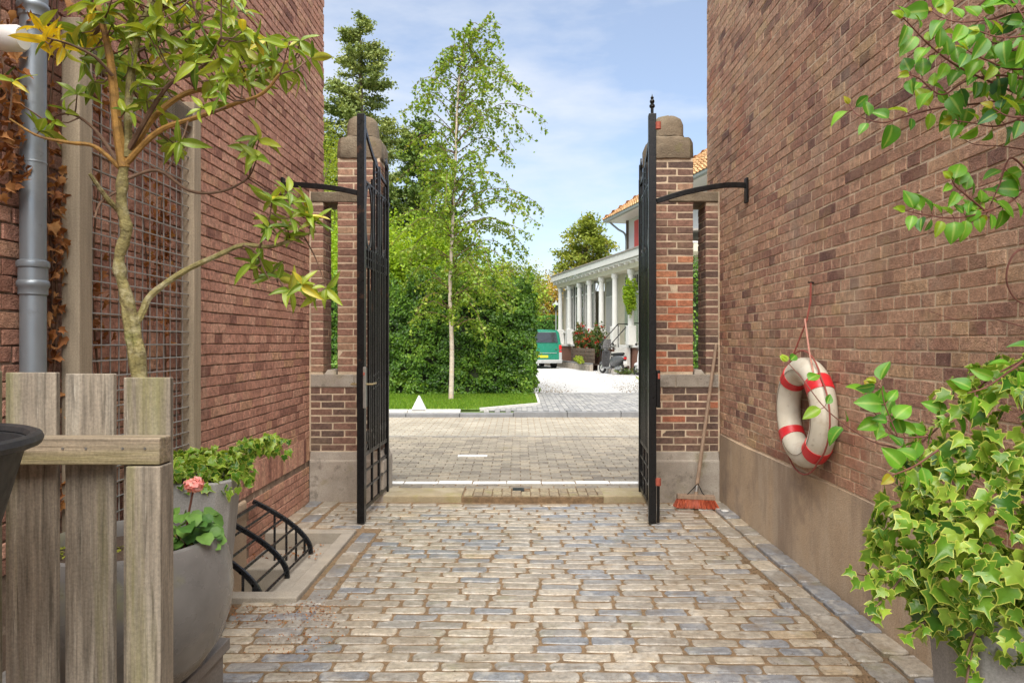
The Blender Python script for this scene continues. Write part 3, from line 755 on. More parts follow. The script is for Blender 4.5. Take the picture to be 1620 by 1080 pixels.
# ------------------------------------------------------------------ gate piers
PB = [cham_box("pier_brick", .004, .0016, .2, .19, .056) for _ in range(8)]
def pier(sg, xs0, xs1, xw, label):
    """sg +1: right hand pier. xs0/xs1 shaft edges (inner, outer), xw wall plane"""
    y0, y1 = 6.28, 6.68
    t = empty('gate_pier', (sg*(abs(xs0)+abs(xs1))/2, 6.48, 0), label, 'gate pier', 'brick piers beside the gate')
    X = lambda a: sg*a
    def bx(a, b, *r): return (min(X(a), X(b)), max(X(a), X(b)), *r)
    zs, zl0, zl1, zt = 1.197, 2.75, 2.85, 3.156
    xi, xo = abs(xs0), abs(xs1); pw = abs(xw) - .13; yp = y0 + .28        # inner edge of the pilaster
    # mortar cores
    MB().box(*bx(xi+.008, xo-.008, y0+.008, y1-.008, .45, zt)).build('mortar', M['mortar'], t)
    MB().box(*bx(pw+.008, abs(xw)-.002, y0+.008, yp-.008, .45, zl0)).build('mortar', M['mortar'], t)
    MB().box(*bx(xo-.008, pw+.008, y0+.008, y1-.008, .45, 1.05)).build('mortar', M['mortar'], t)
    # concrete pieces
    b = MB(); a0, a1 = xi-.035, abs(xw)-.004
    b.loft([[(X(a0), y0-.028, -.2), (X(a1), y0-.028, -.2), (X(a1), y1+.02, -.2), (X(a0), y1+.02, -.2)], [(X(a0), y0-.028, .372), (X(a1), y0-.028, .372), (X(a1), y1+.02, .372), (X(a0), y1+.02, .372)],
            [(X(a0+.012), y0-.016, .385), (X(a1), y0-.016, .385), (X(a1), y1, .385), (X(a0+.012), y1, .385)],
            [(X(a0+.03), y0-.004, .458), (X(a1), y0-.004, .458), (X(a1), y1, .458), (X(a0+.03), y1, .458)]])
    b.build('base', M['concrete'], t, bevel=.008)
    cuts = [xi-.004, xi+.24, abs(xw)-.004]
    for c0, c1 in zip(cuts, cuts[1:]):
        MB().box(*bx(c0+.002, c1-.002, y0-.005, y1-.02, 1.05, zs-.03)).build('sill_stone', M['concrete'], t, bevel=.006)
    MB().hexa([(X(xo+.005), y0-.004, zs-.03), (X(pw-.005), y0-.004, zs-.03), (X(pw-.005), y1-.02, zs-.03), (X(xo+.005), y1-.02, zs-.03),
               (X(xo+.02), y0+.05, zs+.012), (X(pw-.02), y0+.05, zs+.012), (X(pw-.02), y1-.05, zs+.012), (X(xo+.02), y1-.05, zs+.012)]).build('sloped_sill', M['concrete'], t, bevel=.004)
    MB().box(*bx(xi+.17, abs(xw)-.004, y0-.006, y1-.03, zl0, zl1)).build('lintel', M['cap'], t, bevel=.012, jit=.004)
    ca = xi-.002; cb = xo+.002
    cm = (ca+cb)/2; r1 = .135; yc = (y0+y1)/2
    def ring(hx, hy, z, p=5.0, n=28, jt=.004):
        out = []
        for k in range(n):
            a = 2*PI*k/n; c, s_ = math.cos(a), math.sin(a)
            f = (abs(c)**p + abs(s_)**p) ** (-1/p)
            out.append((sg*cm + hx*c*f + U(-jt, jt), yc + hy*s_*f + U(-jt, jt), z + U(-jt, jt)))
        return out
    h = (cb-ca)/2
    rg = [ring(h, .212, zt, 14), ring(h+.004, .214, zt+.02, 12), ring(h+.003, .213, zt+.15, 10), ring(h-.012, .20, zt+.19, 8), ring(h-.05, .16, zt+.205, 5), ring(.145, .14, zt+.225, 4)]
    MB().loft(rg).build('cap_block', M['cap'], t, smooth=True)
    rg = [ring(.15, .15, zt+.225, 3), ring(.145, .145, zt+.25, 3), ring(.142, .142, zt+.34, 3), ring(.130, .13, zt+.39, 2.6), ring(.10, .10, zt+.42, 2.3), ring(.05, .05, zt+.437, 2)]
    MB().loft(rg).build('cap_top', M['cap'], t, smooth=True)
    # bricks
    pl = []
    def put(a, b, ya, yb, z, r_):
        w = b-a-.010; d = yb-ya-.010; cx = sg*(a+b)/2
        m = Matrix.Translation((cx + U(-.002, .002), (ya+yb)/2 + U(-.002, .002), z + .0335)) @ Matrix.Rotation(U(-.012, .012), 4, 'Z') @ Matrix.Diagonal((w/.2, d/.19, U(.97, 1.03), 1))
        pl.append((m, R.randrange(8), r_, w*.056, None))
    def tone(z):
        if sg > 0 and 1.15 < z < 2.25: return R.choice([.55, .62, .75, .93, .96, 1.0, .95, .7, .3]) if R.random() < .85 else U(0, .4)
        if sg > 0: return U(0, .55) if R.random() < .9 else U(.7, .97)
        return U(.35, .9) if z > 1.15 else U(0, .45)
    pc = .067
    z = zs - .012; k = 0
    while z < zt - .03:
        sp = xi + (xo-xi) * (.62 if k % 2 else .40)
        rows = ((y0, y0+.2), (y0+.2, y1)) if k % 2 else ((y0, y0+.12), (y0+.12, y0+.28), (y0+.28, y1))
        for ya, yb in rows:
            put(xi, sp, ya, yb, z, tone(z)); put(sp, xo, ya, yb, z, tone(z))
        if z < zl0 - .05:
            for ya, yb in (((y0, y0+.18), (y0+.18, yp)) if k % 2 else ((y0, y0+.09), (y0+.09, yp))):
                put(pw, abs(xw), ya, yb, z, tone(z) if sg < 0 else U(.05, .6))
        z += pc; k += 1
    z = .458; k = 0
    while z < 1.05 - .03:
        x = xi; wds = [.22, .22, .22, .22] if k % 2 else [.11, .22, .22, .22]
        for w in wds:
            a, b = x, min(x+w, abs(xw)); x += w
            if b - a > .04:
                put(a, b, y0, y0+.2, z, tone(z) if z > .1 else 0); put(a, b, y0+.2, y1, z, U(0, .5))
        z += .0658; k += 1
    lay(t, 'brick', pl, PB, M['brick_pier'], 300)
    # pale pointing between pilaster and alley wall
    MB().box(*bx(abs(xw)-.012, abs(xw)-.0005, y0-.008, y0+.03, .46, 2.85)).build('pointing', M['mortar'], t)
    return t
pier(-1, -1.27, -1.67, -1.92, 'left gate pier of reddish brown brick with mossy rounded stone cap')
pier(1, 1.21, 1.615, 1.85, 'right gate pier patched with orange red bricks, broom leaning at its foot')

# ------------------------------------------------------------------ wrought iron gate leaves
def gate(p0, p1, label, left):
    p0, p1 = V((*p0, 0)), V((*p1, 0)); d = p1 - p0; Ln = d.length
    t = empty('gate_leaf', (p0.x, p0.y, 0), label, 'gate', 'open wrought iron gate leaves', math.atan2(d.y, d.x))
    I = M['iron']
    def B(name, s0, z0, s1, z1, w=.012, dp=.012, mat=I, bev=.0015):
        return MB().bar((s0, 0, z0), (s1, 0, z1), dp, w, up=(0, 0, 1) if abs(z1-z0) < abs(s1-s0) else (1, 0, 0)).build(name, mat, t, True, bevel=bev)
    def St(name, pts, w, h):
        return MB().strip([(a, 0, b) for a, b in pts], w, h, up=(0, 1, 0)).build(name, I, t, True)
    zt = 3.30
    # stiles
    MB().box(-.034, .034, -.030, .030, .012, zt).build('stile', I, t, True, bevel=.003)
    MB().box(Ln-.036, Ln, -.019, .019, .06, 2.99).build('stile', I, t, True, bevel=.003)
    # the mid upright is a thick one
    B('bar', .60, .10, .60, 3.03, .034, .022)
    for s, z0, z1 in ((.105, .10, 2.86), (.345, .10, 2.86), (.42, .54, 3.02), (.53, .54, 3.0), (.69, .54, 2.76), (.815, .54, 2.90), (.225, .54, 2.09), (.475, .54, 2.09), (.275, .54, 1.9), (.755, .54, 2.09)):
        B('bar', s, z0, s, z1, .020, .020)
    # swept top rail with its scroll
    top = []
    for i in range(15):
        u = i/14; s = .03 + (Ln-.06)*u
        z = zt - .02 - .335*(1 - (1-u)**2.0) - .0*u
        top.append((s, z))
    St('top_rail', top, .034, .016)
    sc = [(Ln-.03, 2.945)]
    for i in range(22):
        a = -PI/2 + i*.36; rr = .055 - .0018*i
        sc.append((Ln-.045 + rr*math.cos(a)*.9, 3.03 + .012*min(i, 8) + rr*math.sin(a)))
    St('scroll', sc, .034, .012)
    MB().bar((Ln-.02, 0, 2.93), (Ln-.02, 0, 3.13), .034, .03, up=(1, 0, 0)).build('finial_block', I, t, True, bevel=.008)
    # rails
    for z, w in ((.10, .034), (.545, .034), (2.235, .014), (2.16, .014), (2.09, .014), (2.79, .018)):
        B('rail', .03, z, Ln-.03, z, w, .016)
    for z in (.405, .262): B('rail', .03, z, Ln-.03, z, .018, .014)
    # tall ovals
    for c in (.225, .475, .755):
        hw = .108 if c != .755 else .10
        pts = [(c + hw*math.cos(2*PI*k/36), 0, 2.515 + .262*math.sin(2*PI*k/36)) for k in range(36)]
        MB().strip(pts, .028, .011, up=(0, 1, 0), closed=True).build('oval', I, t, True)
    # arch with three slanting bars
    ap = [(.225 - .0 + .105*math.cos(PI*k/14), 3.0 + .105*math.sin(PI*k/14)) for k in range(15)]
    ap = [(.475 + .065*math.cos(PI*k/14), 3.0 - .02 + .085*math.sin(PI*k/14)) for k in range(15)]
    St('arch', [(.54, 2.80)] + ap + [(.41, 2.80)], .026, .010)
    for k in range(3): B('slant', .415, 2.83 + .052*k, .535, 2.86 + .052*k, .012, .012)
    for k in range(3): B('slant', .36, 1.06 + .055*k, .585, 1.09 + .055*k, .012, .012)
    # short studs between the three thin rails
    for k in range(11):
        s = .09 + k*.075
        MB().box(s-.008, s+.008, -.014, .014, 2.085, 2.240).build('stud', I, t, True)
    # lower scrolls and the sweeping s curve
    for s, sgn in ((.06, 1), (.20, 1), (.46, -1), (.62, 1), (.72, -1), (.83, 1)):
        pts = []
        for i in range(26):
            a = i*.42; rr = .058*(1 - i/34)
            pts.append((s + sgn*rr*math.cos(a)*.62, .655 + rr*math.sin(a) + .02))
        St('scroll', pts, .020, .009)
    St('s_curve', [(p.x, p.z) for p in curve_pts([(.06, 0, .56), (.15, 0, .585), (.24, 0, .66), (.31, 0, .715), (.38, 0, .66), (.46, 0, .585), (.56, 0, .56)], 5)], .022, .010)
    # fittings
    if left:
        lk = MB().box(-.038, -.005, -.040, -.020, .935, 1.265).build('lock_plate', M['steel'], t, True, bevel=.003)
        MB().box(-.030, .055, -.034, .034, .94, 1.255).build('lock_case', I, t, True, bevel=.004)
        for sd_ in (-1, 1):
            h = MB().tube([(.005, sd_*.03, 1.125), (.005, sd_*.085, 1.125), (.11, sd_*.09, 1.128)], .008, 8).build('handle', plain_brass, t, True, smooth=True)
        MB().box(-.043, -.038, -.036, -.024, 1.20, 1.222).build('keyhole_tag', M['red_iron'], t, True)
        MB().box(Ln-.05, Ln+.012, -.025, .025, 1.155, 1.19).build('collar', I, t, True, bevel=.004)
        MB().box(Ln-.05, Ln+.012, -.025, .025, 2.74, 2.775).build('collar', I, t, True, bevel=.004)
    else:
        fin = [(.012, 0), (.012, .05), (.022, .06), (.022, .075), (.012, .085), (.019, .10), (.019, .11), (.010, .122), (.014, .135), (.004, .15), (.001, .165)]
        MB().lathe(fin, 12, (.0, 0, zt)).build('finial', I, t, True, smooth=True)
        for z in (3.20, .345):
            MB().tube([(-.03, -.045, z-.028), (-.03, -.045, z+.028)], .022, 12).build('hinge_collar', M['red_iron'], t, True, smooth=True)
        MB().tube([(-.03, -.045, .02), (-.03, -.045, .315)], .012, 10).build('drop_bolt', I, t, True, smooth=True)
        MB().box(-.045, .0, -.06, -.030, .94, 1.24).build('lock_case', I, t, True, bevel=.004)
        MB().box(-.05, -.04, -.058, -.040, 1.17, 1.215).build('latch_tag', M['red_iron'], t, True, bevel=.004)
    return t
plain_brass = plain('worn brass', (.42, .33, .18), .4, .15, 30, metal=.7)
gate((-1.265, 5.51), (-1.237, 6.44), 'black iron gate leaf with brass lever handle, open beside the left pier', True)
gate((1.08, 5.51), (1.153, 6.44), 'black iron gate leaf with red hinge collars, open beside the right pier', False)

def stay(pts, pw, label):
    c = curve_pts(pts, 6)
    t = empty('gate_stay', pw, label, 'gate stay', 'iron stays between wall and gate')
    MB().strip(c, .042, .026, up=(0, 1, 0)).build('curved_bar', M['iron'], t, bevel=.003)
    x = pw[0]; s = 1 if x > 0 else -1
    MB().box(min(x, x - s*.018), max(x, x - s*.018), pw[1]-.03, pw[1]+.03, pw[2]-.14, pw[2]+.06).build('wall_plate', M['iron'], t, bevel=.003)
stay([(-1.915, 5.53, 2.735), (-1.75, 5.53, 2.735), (-1.5, 5.525, 2.71), (-1.30, 5.52, 2.67)], (-1.915, 5.53, 2.735), 'curved black iron stay from left wall to gate top')
stay([(1.845, 5.5, 2.725), (1.65, 5.5, 2.725), (1.35, 5.5, 2.67), (1.115, 5.51, 2.60)], (1.845, 5.5, 2.725), 'curved black iron stay from right wall to gate top')

# ------------------------------------------------------------------ light well and its grille
lwell = empty('light_well', (-1.55, 4.5, -.3), 'stone framed cellar light well at the foot of the left wall', 'light well')
C_ = M['concrete']; C2 = plain('grey stone frame', (.32, .285, .235), .9, .15, 7, bst=.4, bs=90, spots=[((.20, .18, .15), 5, .55, .72, .5), ((.42, .36, .27), 3, .5, .7, .5)])
MB().box(WX0, WX1, WY0, WY0+.10, -.40, .035).build('frame_stone', C2, lwell, bevel=.008)
MB().box(WX0, WX1, WY1-.10, WY1, -.40, .028).build('frame_stone', C2, lwell, bevel=.008)
MB().box(WX1-.09, WX1, WY0+.102, 4.42, -.40, .032).build('frame_stone', C2, lwell, bevel=.008)
MB().box(WX1-.09, WX1, 4.424, WY1-.102, -.40, .026).build('frame_stone', C2, lwell, bevel=.008)
MB().box(-1.53, WX1-.092, WY0+.102, WY1-.102, -.42, -.055).build('ledge', C2, lwell, bevel=.01)
MB().box(WX0, -1.532, 4.72, WY1-.102, -.42, -.10).build('ledge', C2, lwell, bevel=.01)
MB().box(WX0, -1.532, WY0+.102, 4.718, -.44, -.30).build('pit_floor', M['concrete'], lwell)
MB().lathe([(.10, 0), (.10, .02), (.08, .02), (.08, .005)], 20, (-1.68, 4.22, -.30)).build('drain_ring', C2, lwell, smooth=True)
n = 160
leaf_cloud('drain_leaves', np.stack([-1.68 + RNG.normal(0, .06, n), 4.22 + RNG.normal(0, .06, n), np.full(n, -.275)], 1), RNG.uniform(.02, .045, n), M['leaf_dry'], lwell, updir=.8, fold=.5, kind='stuff')
n = 60
leaf_cloud('fallen_leaves', np.stack([RNG.uniform(-1.9, -1.34, n), RNG.uniform(4.75, 5.1, n), np.full(n, -.043)], 1), RNG.uniform(.012, .035, n), M['leaf_dry'], lwell, updir=.9, fold=.5, kind='stuff')
gr = empty('cellar_grille', (-1.5, 4.4, -.055), 'curved black iron grille over the cellar light well', 'grille')
def arch_pts(y, e=0.0):
    # slopes off the wall, then bends down to the ledge
    return curve_pts([(-1.905, y, .325+e), (-1.80, y, .272), (-1.66, y, .185), (-1.56, y, .10), (-1.502, y, .02), (-1.488, y, -.053)], 5)
for y in (3.955, 4.40, 4.90):
    MB().strip(arch_pts(y), .032, .020, up=(0, 1, 0)).build('arched_bar', M['iron_rail'], gr, bevel=.003)
ref = arch_pts(4.4); acc = [0]
for a, b in zip(ref, ref[1:]): acc.append(acc[-1] + (b-a).length)
def on_arch(f):
    s = f*acc[-1]
    for i in range(len(acc)-1):
        if acc[i] <= s <= acc[i+1] + 1e-6:
            k = (s-acc[i])/(acc[i+1]-acc[i]); return ref[i].lerp(ref[i+1], k)
for f in (.06, .24, .42, .60, .78, .92):
    p = on_arch(f)
    MB().tube([(p.x-.004, 3.945, p.z-.008), (p.x-.004, 4.912, p.z-.008)], .0085 if f > .1 else .014, 8).build('rod', M['iron_rail'], gr, smooth=True)
for yy in (4.90, 3.955):
    for f in (.30, .47, .62, .77):
        p = on_arch(f); zb = -.10 if (p.x < -1.53 and yy > 4.5) else (-.30 if p.x < -1.53 else -.055)
        MB().tube([(p.x, yy, zb), (p.x, yy, p.z-.01)], .0085, 8).build('upright', M['iron_rail'], gr, smooth=True)

# ------------------------------------------------------------------ downpipe, vent pipe, trellis
dp = empty('downpipe', (-1.862, 2.62, 0), 'round grey zinc downpipe with ribbed collars at the left edge', 'downpipe')
MB().tube([(-1.862, 2.62, 0), (-1.862, 2.62, 4.6)], .044, 24).build('pipe', M['zinc'], dp, smooth=True)
for z in (1.72, 2.78, 3.7):
    c = z
    prof = [(.044, -.075), (.049, -.07), (.049, -.045), (.053, -.04), (.055, -.03), (.053, -.02), (.049, -.016), (.049, .03), (.054, .034), (.056, .045), (.054, .056), (.044, .062)]
    MB().lathe(prof, 28, (-1.862, 2.62, c)).build('collar', M['zinc'], dp, smooth=True)
for z in (1.70, 2.76):
    MB().box(-1.93, -1.862, 2.655, 2.68, z-.02, z+.02).build('wall_clip', M['zinc'], dp, bevel=.003)
MB().lathe([(.0448, -.004), (.0462, 0), (.0448, .004)], 24, (-1.862, 2.62, 2.155)).build('seam', M['zinc'], dp, smooth=True)
wp = empty('vent_pipe', (-1.92, 2.3, 2.49), 'short white plastic pipe sticking out of the wall beside the downpipe', 'pipe')
MB().tube([(-1.93, 2.3, 2.49), (-1.70, 2.3, 2.49)], .037, 22).build('pipe', M['pipe_white'], wp, smooth=True)
MB().tube([(-1.74, 2.3, 2.49), (-1.735, 2.3, 2.49), (-1.68, 2.3, 2.49), (-1.668, 2.3, 2.49)], [.040, .043, .043, .036], 22).build('end_cap', M['pipe_white'], wp, smooth=True)

tr = empty('wall_trellis', (-1.85, 3.3, 0), 'wooden framed wire mesh trellis on the left wall', 'trellis')
TX = -1.80
for y0, y1 in ((2.80, 2.885), (3.79, 3.875)):
    MB().box(TX-.075, TX, y0, y1, 0, 2.80).build('post', M['wood_trellis'], tr, bevel=.004)
MB().box(TX-.06, TX-.012, 2.887, 3.788, 2.66, 2.74).build('top_rail', M['wood_trellis'], tr, bevel=.003)
for k in range(12): MB().box(TX-.010, TX-.004, 2.90, 3.78, 2.655+k*.0085, 2.6585+k*.0085).build('rail_groove', M['wood_grey'], tr)
z = .35
while z < 2.64:
    MB().tube([(TX-.030, 2.87, z), (TX-.030, 3.80, z)], .0032, 5).build('wire', M['wire'], tr, smooth=True); z += .069
y = 2.94
while y < 3.78:
    MB().tube([(TX-.036, y, .3), (TX-.036, y, 2.66)], .0032, 5).build('wire', M['wire'], tr, smooth=True); y += .066

# ------------------------------------------------------------------ leaves as pieces
def leaf_mesh(name, outline, cup=.12, droop=.18, inner=.62, size=1.0):
    """outline: list of (x, y), base at the origin, tip on +y. Fan with an inner ring; 'edge' marks the margin"""
    cx = sum(p[0] for p in outline)/len(outline); cy = sum(p[1] for p in outline)/len(outline)
    n = len(outline); vs = []; ed = []
    def zf(x, y): return cup*abs(x)*1.2 - droop*(max(0, y)**2) + R.uniform(-.015, .015)
    vs.append((cx, cy, zf(0, cy) - .02)); ed.append(0)
    for k, rr in ((0, inner), (1, 1.0)):
        for x, y in outline:
            xx, yy = cx + (x-cx)*rr, cy + (y-cy)*rr
            vs.append((xx, yy, zf(xx, yy))); ed.append(float(k))
    fs = [(0, 1+i, 1+(i+1) % n) for i in range(n)]
    fs += [(1+i, 1+n+i, 1+n+(i+1) % n, 1+(i+1) % n) for i in range(n)]
    me = bpy.data.meshes.new(name); me.from_pydata([(x*size, y*size, z*size) for x, y, z in vs], [], fs); me.update()
    a = me.attributes.new("edge", 'FLOAT', 'POINT'); a.data.foreach_set("value", ed)
    me.polygons.foreach_set("use_smooth", [True]*len(me.polygons))
    return me
def blade_mesh(name, w, cup, droop, tip=1.25, nu=4, nv=7, wave=.02):
    """leaf blade as a grid: creased along the midrib, arched along its length"""
    vs, ed, fs = [], [], []
    ph = R.uniform(0, 6.3); sw = R.uniform(-.12, .12)
    for j in range(nv+1):
        v = j/nv
        hw = w/2 * (math.sin(PI*min(1, v**.80)))**.75 if 0 < j < nv else .006
        hw *= 1 - .25*max(0, v-.55)*tip
        for i in range(nu+1):
            u = -1 + 2*i/nu; x = hw*u
            z = cup*abs(x) - droop*v*v + wave*math.sin(v*9 + ph + u*2)*abs(u)
            vs.append((x + sw*v*v, v*(1-.15*droop), z)); ed.append(1.0 - abs(u))
    for j in range(nv):
        for i in range(nu):
            q = j*(nu+1) + i; fs.append((q, q+1, q+nu+2, q+nu+1))
    me = bpy.data.meshes.new(name); me.from_pydata(vs, [], fs); me.update()
    a_ = me.attributes.new("edge", 'FLOAT', 'POINT'); a_.data.foreach_set("value", ed)
    me.polygons.foreach_set("use_smooth", [True]*len(me.polygons))
    return me
def ellipse_leaf(w, n=12, p=1.15):
    out = []
    for k in range(n):
        a = 2*PI*k/n - PI/2
        y = .5 + .5*math.sin(a); x = w/2*math.cos(a) * (1 - .45*max(0, y-.45)**1.3) * (1 if y < .98 else .3)
        out.append((x + R.uniform(-.008, .008), y))
    return out
IVY = [(0, .04), (.20, -.10), (.36, .02), (.52, .18), (.34, .30), (.44, .56), (.24, .56), (.10, .74), (0, 1.0), (-.10, .74), (-.24, .56), (-.44, .56), (-.34, .30), (-.52, .18), (-.36, .02), (-.20, -.10)]
LM_IVY = [leaf_mesh("ivy_leaf", [(x*R.uniform(.7, 1.12), y*R.uniform(.85, 1.12)) for x, y in IVY], R.uniform(.05, .55), R.uniform(.05, .75), .70) for _ in range(12)]
LM_RH = [blade_mesh("long_leaf", R.uniform(.27, .37), R.uniform(.2, .8), R.uniform(.05, .55)) for _ in range(10)]
LM_VN = [blade_mesh("ovate_leaf", R.uniform(.52, .82), R.uniform(.1, .6), R.uniform(.05, .5)) for _ in range(10)]
LM_DR = [leaf_mesh("dry_leaf", [(x*R.uniform(.7, 1.1), y*R.uniform(.8, 1.1)) for x, y in IVY], R.uniform(.5, 1.0), R.uniform(.6, 1.2), .6) for _ in range(6)]

def leaf_m(p, d, nrm, size, roll=.3):
    d = V(d).normalized(); nn = V(nrm); nn = nn - d*nn.dot(d)
    if nn.length < 1e-4: nn = d.orthogonal()
    nn.normalize(); nn = (Matrix.Rotation(U(-roll, roll), 3, d) @ nn)
    x = d.cross(nn).normalized()
    return frame_m(V(p), x, d, nn) @ Matrix.Scale(size, 4)

def rvec(): 
    return V((R.gauss(0, 1), R.gauss(0, 1), R.gauss(0, 1))).normalized()

# dry creeper on the wall
dc = empty('dried_creeper', (-1.9, 3.0, 0), 'withered brown creeper clinging to the wall behind trellis and downpipe', 'creeper')
pl = []
for sx, yy, z0, z1 in ((-1.885, 2.735, .6, 3.2), (-1.89, 2.77, .6, 3.2), (-1.885, 3.05, .5, 2.7), (-1.885, 3.62, .5, 2.5), (-1.885, 3.45, .4, 2.3), (-1.88, 2.50, 2.0, 3.2)):
    pts = [(sx, yy + .03*math.sin(5*z + yy*9), z) for z in np.linspace(z0, z1, 14)]
    MB().tube(pts, [.006 - .003*i/13 for i in range(14)], 5).build('stem', M['bark_twig'], dc, smooth=True)
    for _ in range(130 if yy < 2.9 else 95):
        z = U(z0, z1)
        if .5 + .5*math.sin(z*4.1 + yy*7) + U(-.4, .4) < .35: continue
        p = V((sx + U(.0, .035), yy + R.gauss(0, .035), z))
        d = V((U(-.2, .8), U(-1, 1), U(-1.2, .3)))
        pl.append((leaf_m(p, d, rvec() + V((.8, 0, 0)), U(.026, .056), 1.0), R.randrange(6), R.random(), .003, None))
lay(dc, 'leaf', pl, LM_DR, M['leaf_dry'], 300)

# ------------------------------------------------------------------ picket fence
fe = empty('picket_fence', (-.98, 1.62, 0), 'weathered grey brown wooden picket fence in the left foreground', 'fence')
FY = 1.60
def pk(px0, px1, py): return (px0-820)*FY/1080, (px1-820)*FY/1080, EYE - (py-540)*FY/1080
for px0, px1, py in ((-268, -186, 588), (-176, -104, 590), (-92, -18, 588), (-6, 76, 590), (90, 168, 592), (184, 260, 598)):
    x0, x1, z1 = pk(px0, px1, py)
    MB().box(x0, x1, FY+.028, FY+.044, .04, z1).build('picket', M['wood_grey'], fe, bevel=.0025)
SCREW = []
for px_c in (20, 52, 112, 148, 205, 240):
    for py_ in (706,):
        xs, _, zs_ = pk(px_c, px_c, py_); SCREW.append((xs, zs_))
x0, x1, zr = pk(-300, 262, 690)
MB().box(x0, x1, FY-.028, FY+.026, zr-.062, zr).build('rail', M['wood_rail'], fe, bevel=.003)
MB().box(x0, x1, FY-.024, FY+.026, .22, .285).build('rail', M['wood_rail'], fe, bevel=.003)
for xs, zs_ in SCREW: MB().tube([(xs, FY-.0265, zs_), (xs, FY-.0295, zs_)], .0032, 8).build('screw', M['steel'], fe)
xa, xb, _ = pk(210, 264, 0)
MB().box(xa, xb, FY-.030, FY+.026, .0, zr-.065).build('end_post', M['wood_grey'], fe, bevel=.003)

# ------------------------------------------------------------------ black tub on a white stool in front of the fence
st_ = empty('stool', (-1.145, 1.08, 0), 'white stool under the black tub at the left edge', 'stool')
MB().box(-1.28, -1.01, .96, 1.2, .92, .95).build('seat', M['paint_white'], st_, bevel=.004)
for dx in (-1, 1):
    for dy in (-1, 1):
        MB().box(-1.145+dx*.11-.02, -1.145+dx*.11+.02, 1.08+dy*.09-.02, 1.08+dy*.09+.02, 0, .92).build('leg', M['paint_white'], st_, bevel=.003)
tb = empty('tub', (-1.14, 1.14, .95), 'black rubber tub with rolled rim at the left edge', 'tub')
cx, cy, zb = -1.14, 1.14, .952
MB().lathe([(.001, 0), (.165, 0), (.175, .008), (.262, .335), (.255, .335), (.168, .016), (.001, .014)], 48, (cx, cy, zb)).build('body', M['plastic_black'], tb, smooth=True)
MB().tube([(cx + .274*math.cos(2*PI*k/48), cy + .274*math.sin(2*PI*k/48), zb + .338) for k in range(48)], .013, 8, closed=True).build('rim', M['plastic_black'], tb, smooth=True)

# ------------------------------------------------------------------ plank platform, bowl pot, tall planter
pf = empty('plank_platform', (-1.4, 2.4, 0), 'low grey plank bench carrying the round bowl', 'bench')
MB().box(-1.86, -1.16, 1.95, 2.34, .235, .278).build('plank', M['wood_grey2'], pf, bevel=.004)
MB().box(-1.86, -1.16, 2.348, 2.75, .235, .28).build('plank', M['wood_grey2'], pf, bevel=.004)
for x in (-1.80, -1.205):
    MB().box(x-.03, x+.03, 2.0, 2.72, 0, .233).build('support', M['wood_grey2'], pf, bevel=.004)
BX, BY, BZ = -1.345, 2.36, .281
bp = empty('bowl_pot', (BX, BY, BZ), 'round grey bowl pot with geranium and small tree', 'pot')
prof = [(r_*1.03, z_*1.18) for r_, z_ in [(.001, 0), (.14, 0), (.17, .006), (.235, .055), (.285, .12), (.316, .20), (.325, .27), (.318, .34), (.298, .405), (.284, .43), (.268, .434), (.262, .42), (.262, .385)]]
MB().lathe(prof, 64, (BX, BY, BZ)).build('bowl', M['pot_grey'], bp, smooth=True)
MB().lathe([(.001, .36), (.268, .36), (.268, .455), (.15, .472), (.001, .478)], 40, (BX, BY, BZ)).build('soil', M['soil'], bp, smooth=True)
n = 900
a = RNG.uniform(0, 2*PI, n); rr = .27*np.sqrt(RNG.random(n))
msk = (np.sin(a*2+.6) > -.1)
leaf_cloud('moss', np.stack([BX + rr*np.cos(a), BY + rr*np.sin(a), BZ + .482 - rr*.07], 1)[msk], .02, M['moss'], bp, updir=.6, kind='stuff')
tp = empty('tall_planter', (-1.62, 3.3, 0), 'tall square grey planter with trailing ivy on top', 'planter')
def sq(h, z, ch=.0, cx=-1.64, cy=3.40, rot=math.radians(14)):
    c = .06; pts = [(-h+c, -h), (h-c, -h), (h, -h+c), (h, h-c), (h-c, h), (-h+c, h), (-h, h-c), (-h, -h+c)]
    return [(cx + x*math.cos(rot) - y*math.sin(rot), cy + x*math.sin(rot) + y*math.cos(rot), z) for x, y in pts]
def sqr(h, z): return sq(h, z)
MB().loft([sqr(.155, .0), sqr(.225, .80), sqr(.205, .803), sqr(.198, .74)]).build('body', M['pot_zinc'], tp, bevel=.006)
MB().loft([sqr(.19, .70), sqr(.196, .76)]).build('soil', M['soil'], tp)

def ivy_thing(name, loc, label, samples, sizes, nmax=300, stems=(), group=None):
    t = empty(name, loc, label, 'ivy', group)
    pl = []
    for (p, nrm), s in zip(samples, sizes):
        d = (V((0, 0, -.75)) + nrm*.45 + rvec()*.55)
        pl.append((leaf_m(p, d, nrm + V((0, 0, .45)) + rvec()*.35, s, .8), R.randrange(12), min(.99, max(.01, R.gauss(.5, .28))), s*s, None))
    lay(t, 'leaf', pl, LM_IVY, M['leaf_ivy'], nmax)
    for st__ in stems:
        MB().tube(curve_pts(st__, 4), .003, 5).build('stem', M['bark_twig'], t, smooth=True)
    return t
sm = []; sz = []
for _ in range(620):
    a = U(0, 2*PI); rr = .28*math.sqrt(R.random())
    p = V((-1.63 + rr*math.cos(a)*1.0, 3.42 + rr*math.sin(a), .80 + .07*(1-(rr/.3)**2) + U(-.03, .06)))
    if rr > .21 and R.random() < .5: p.z -= U(.0, .07)
    sm.append((p, V((math.cos(a)*rr*2.2, math.sin(a)*rr*2.2 - .35, 1)).normalized())); sz.append(U(.034, .060))
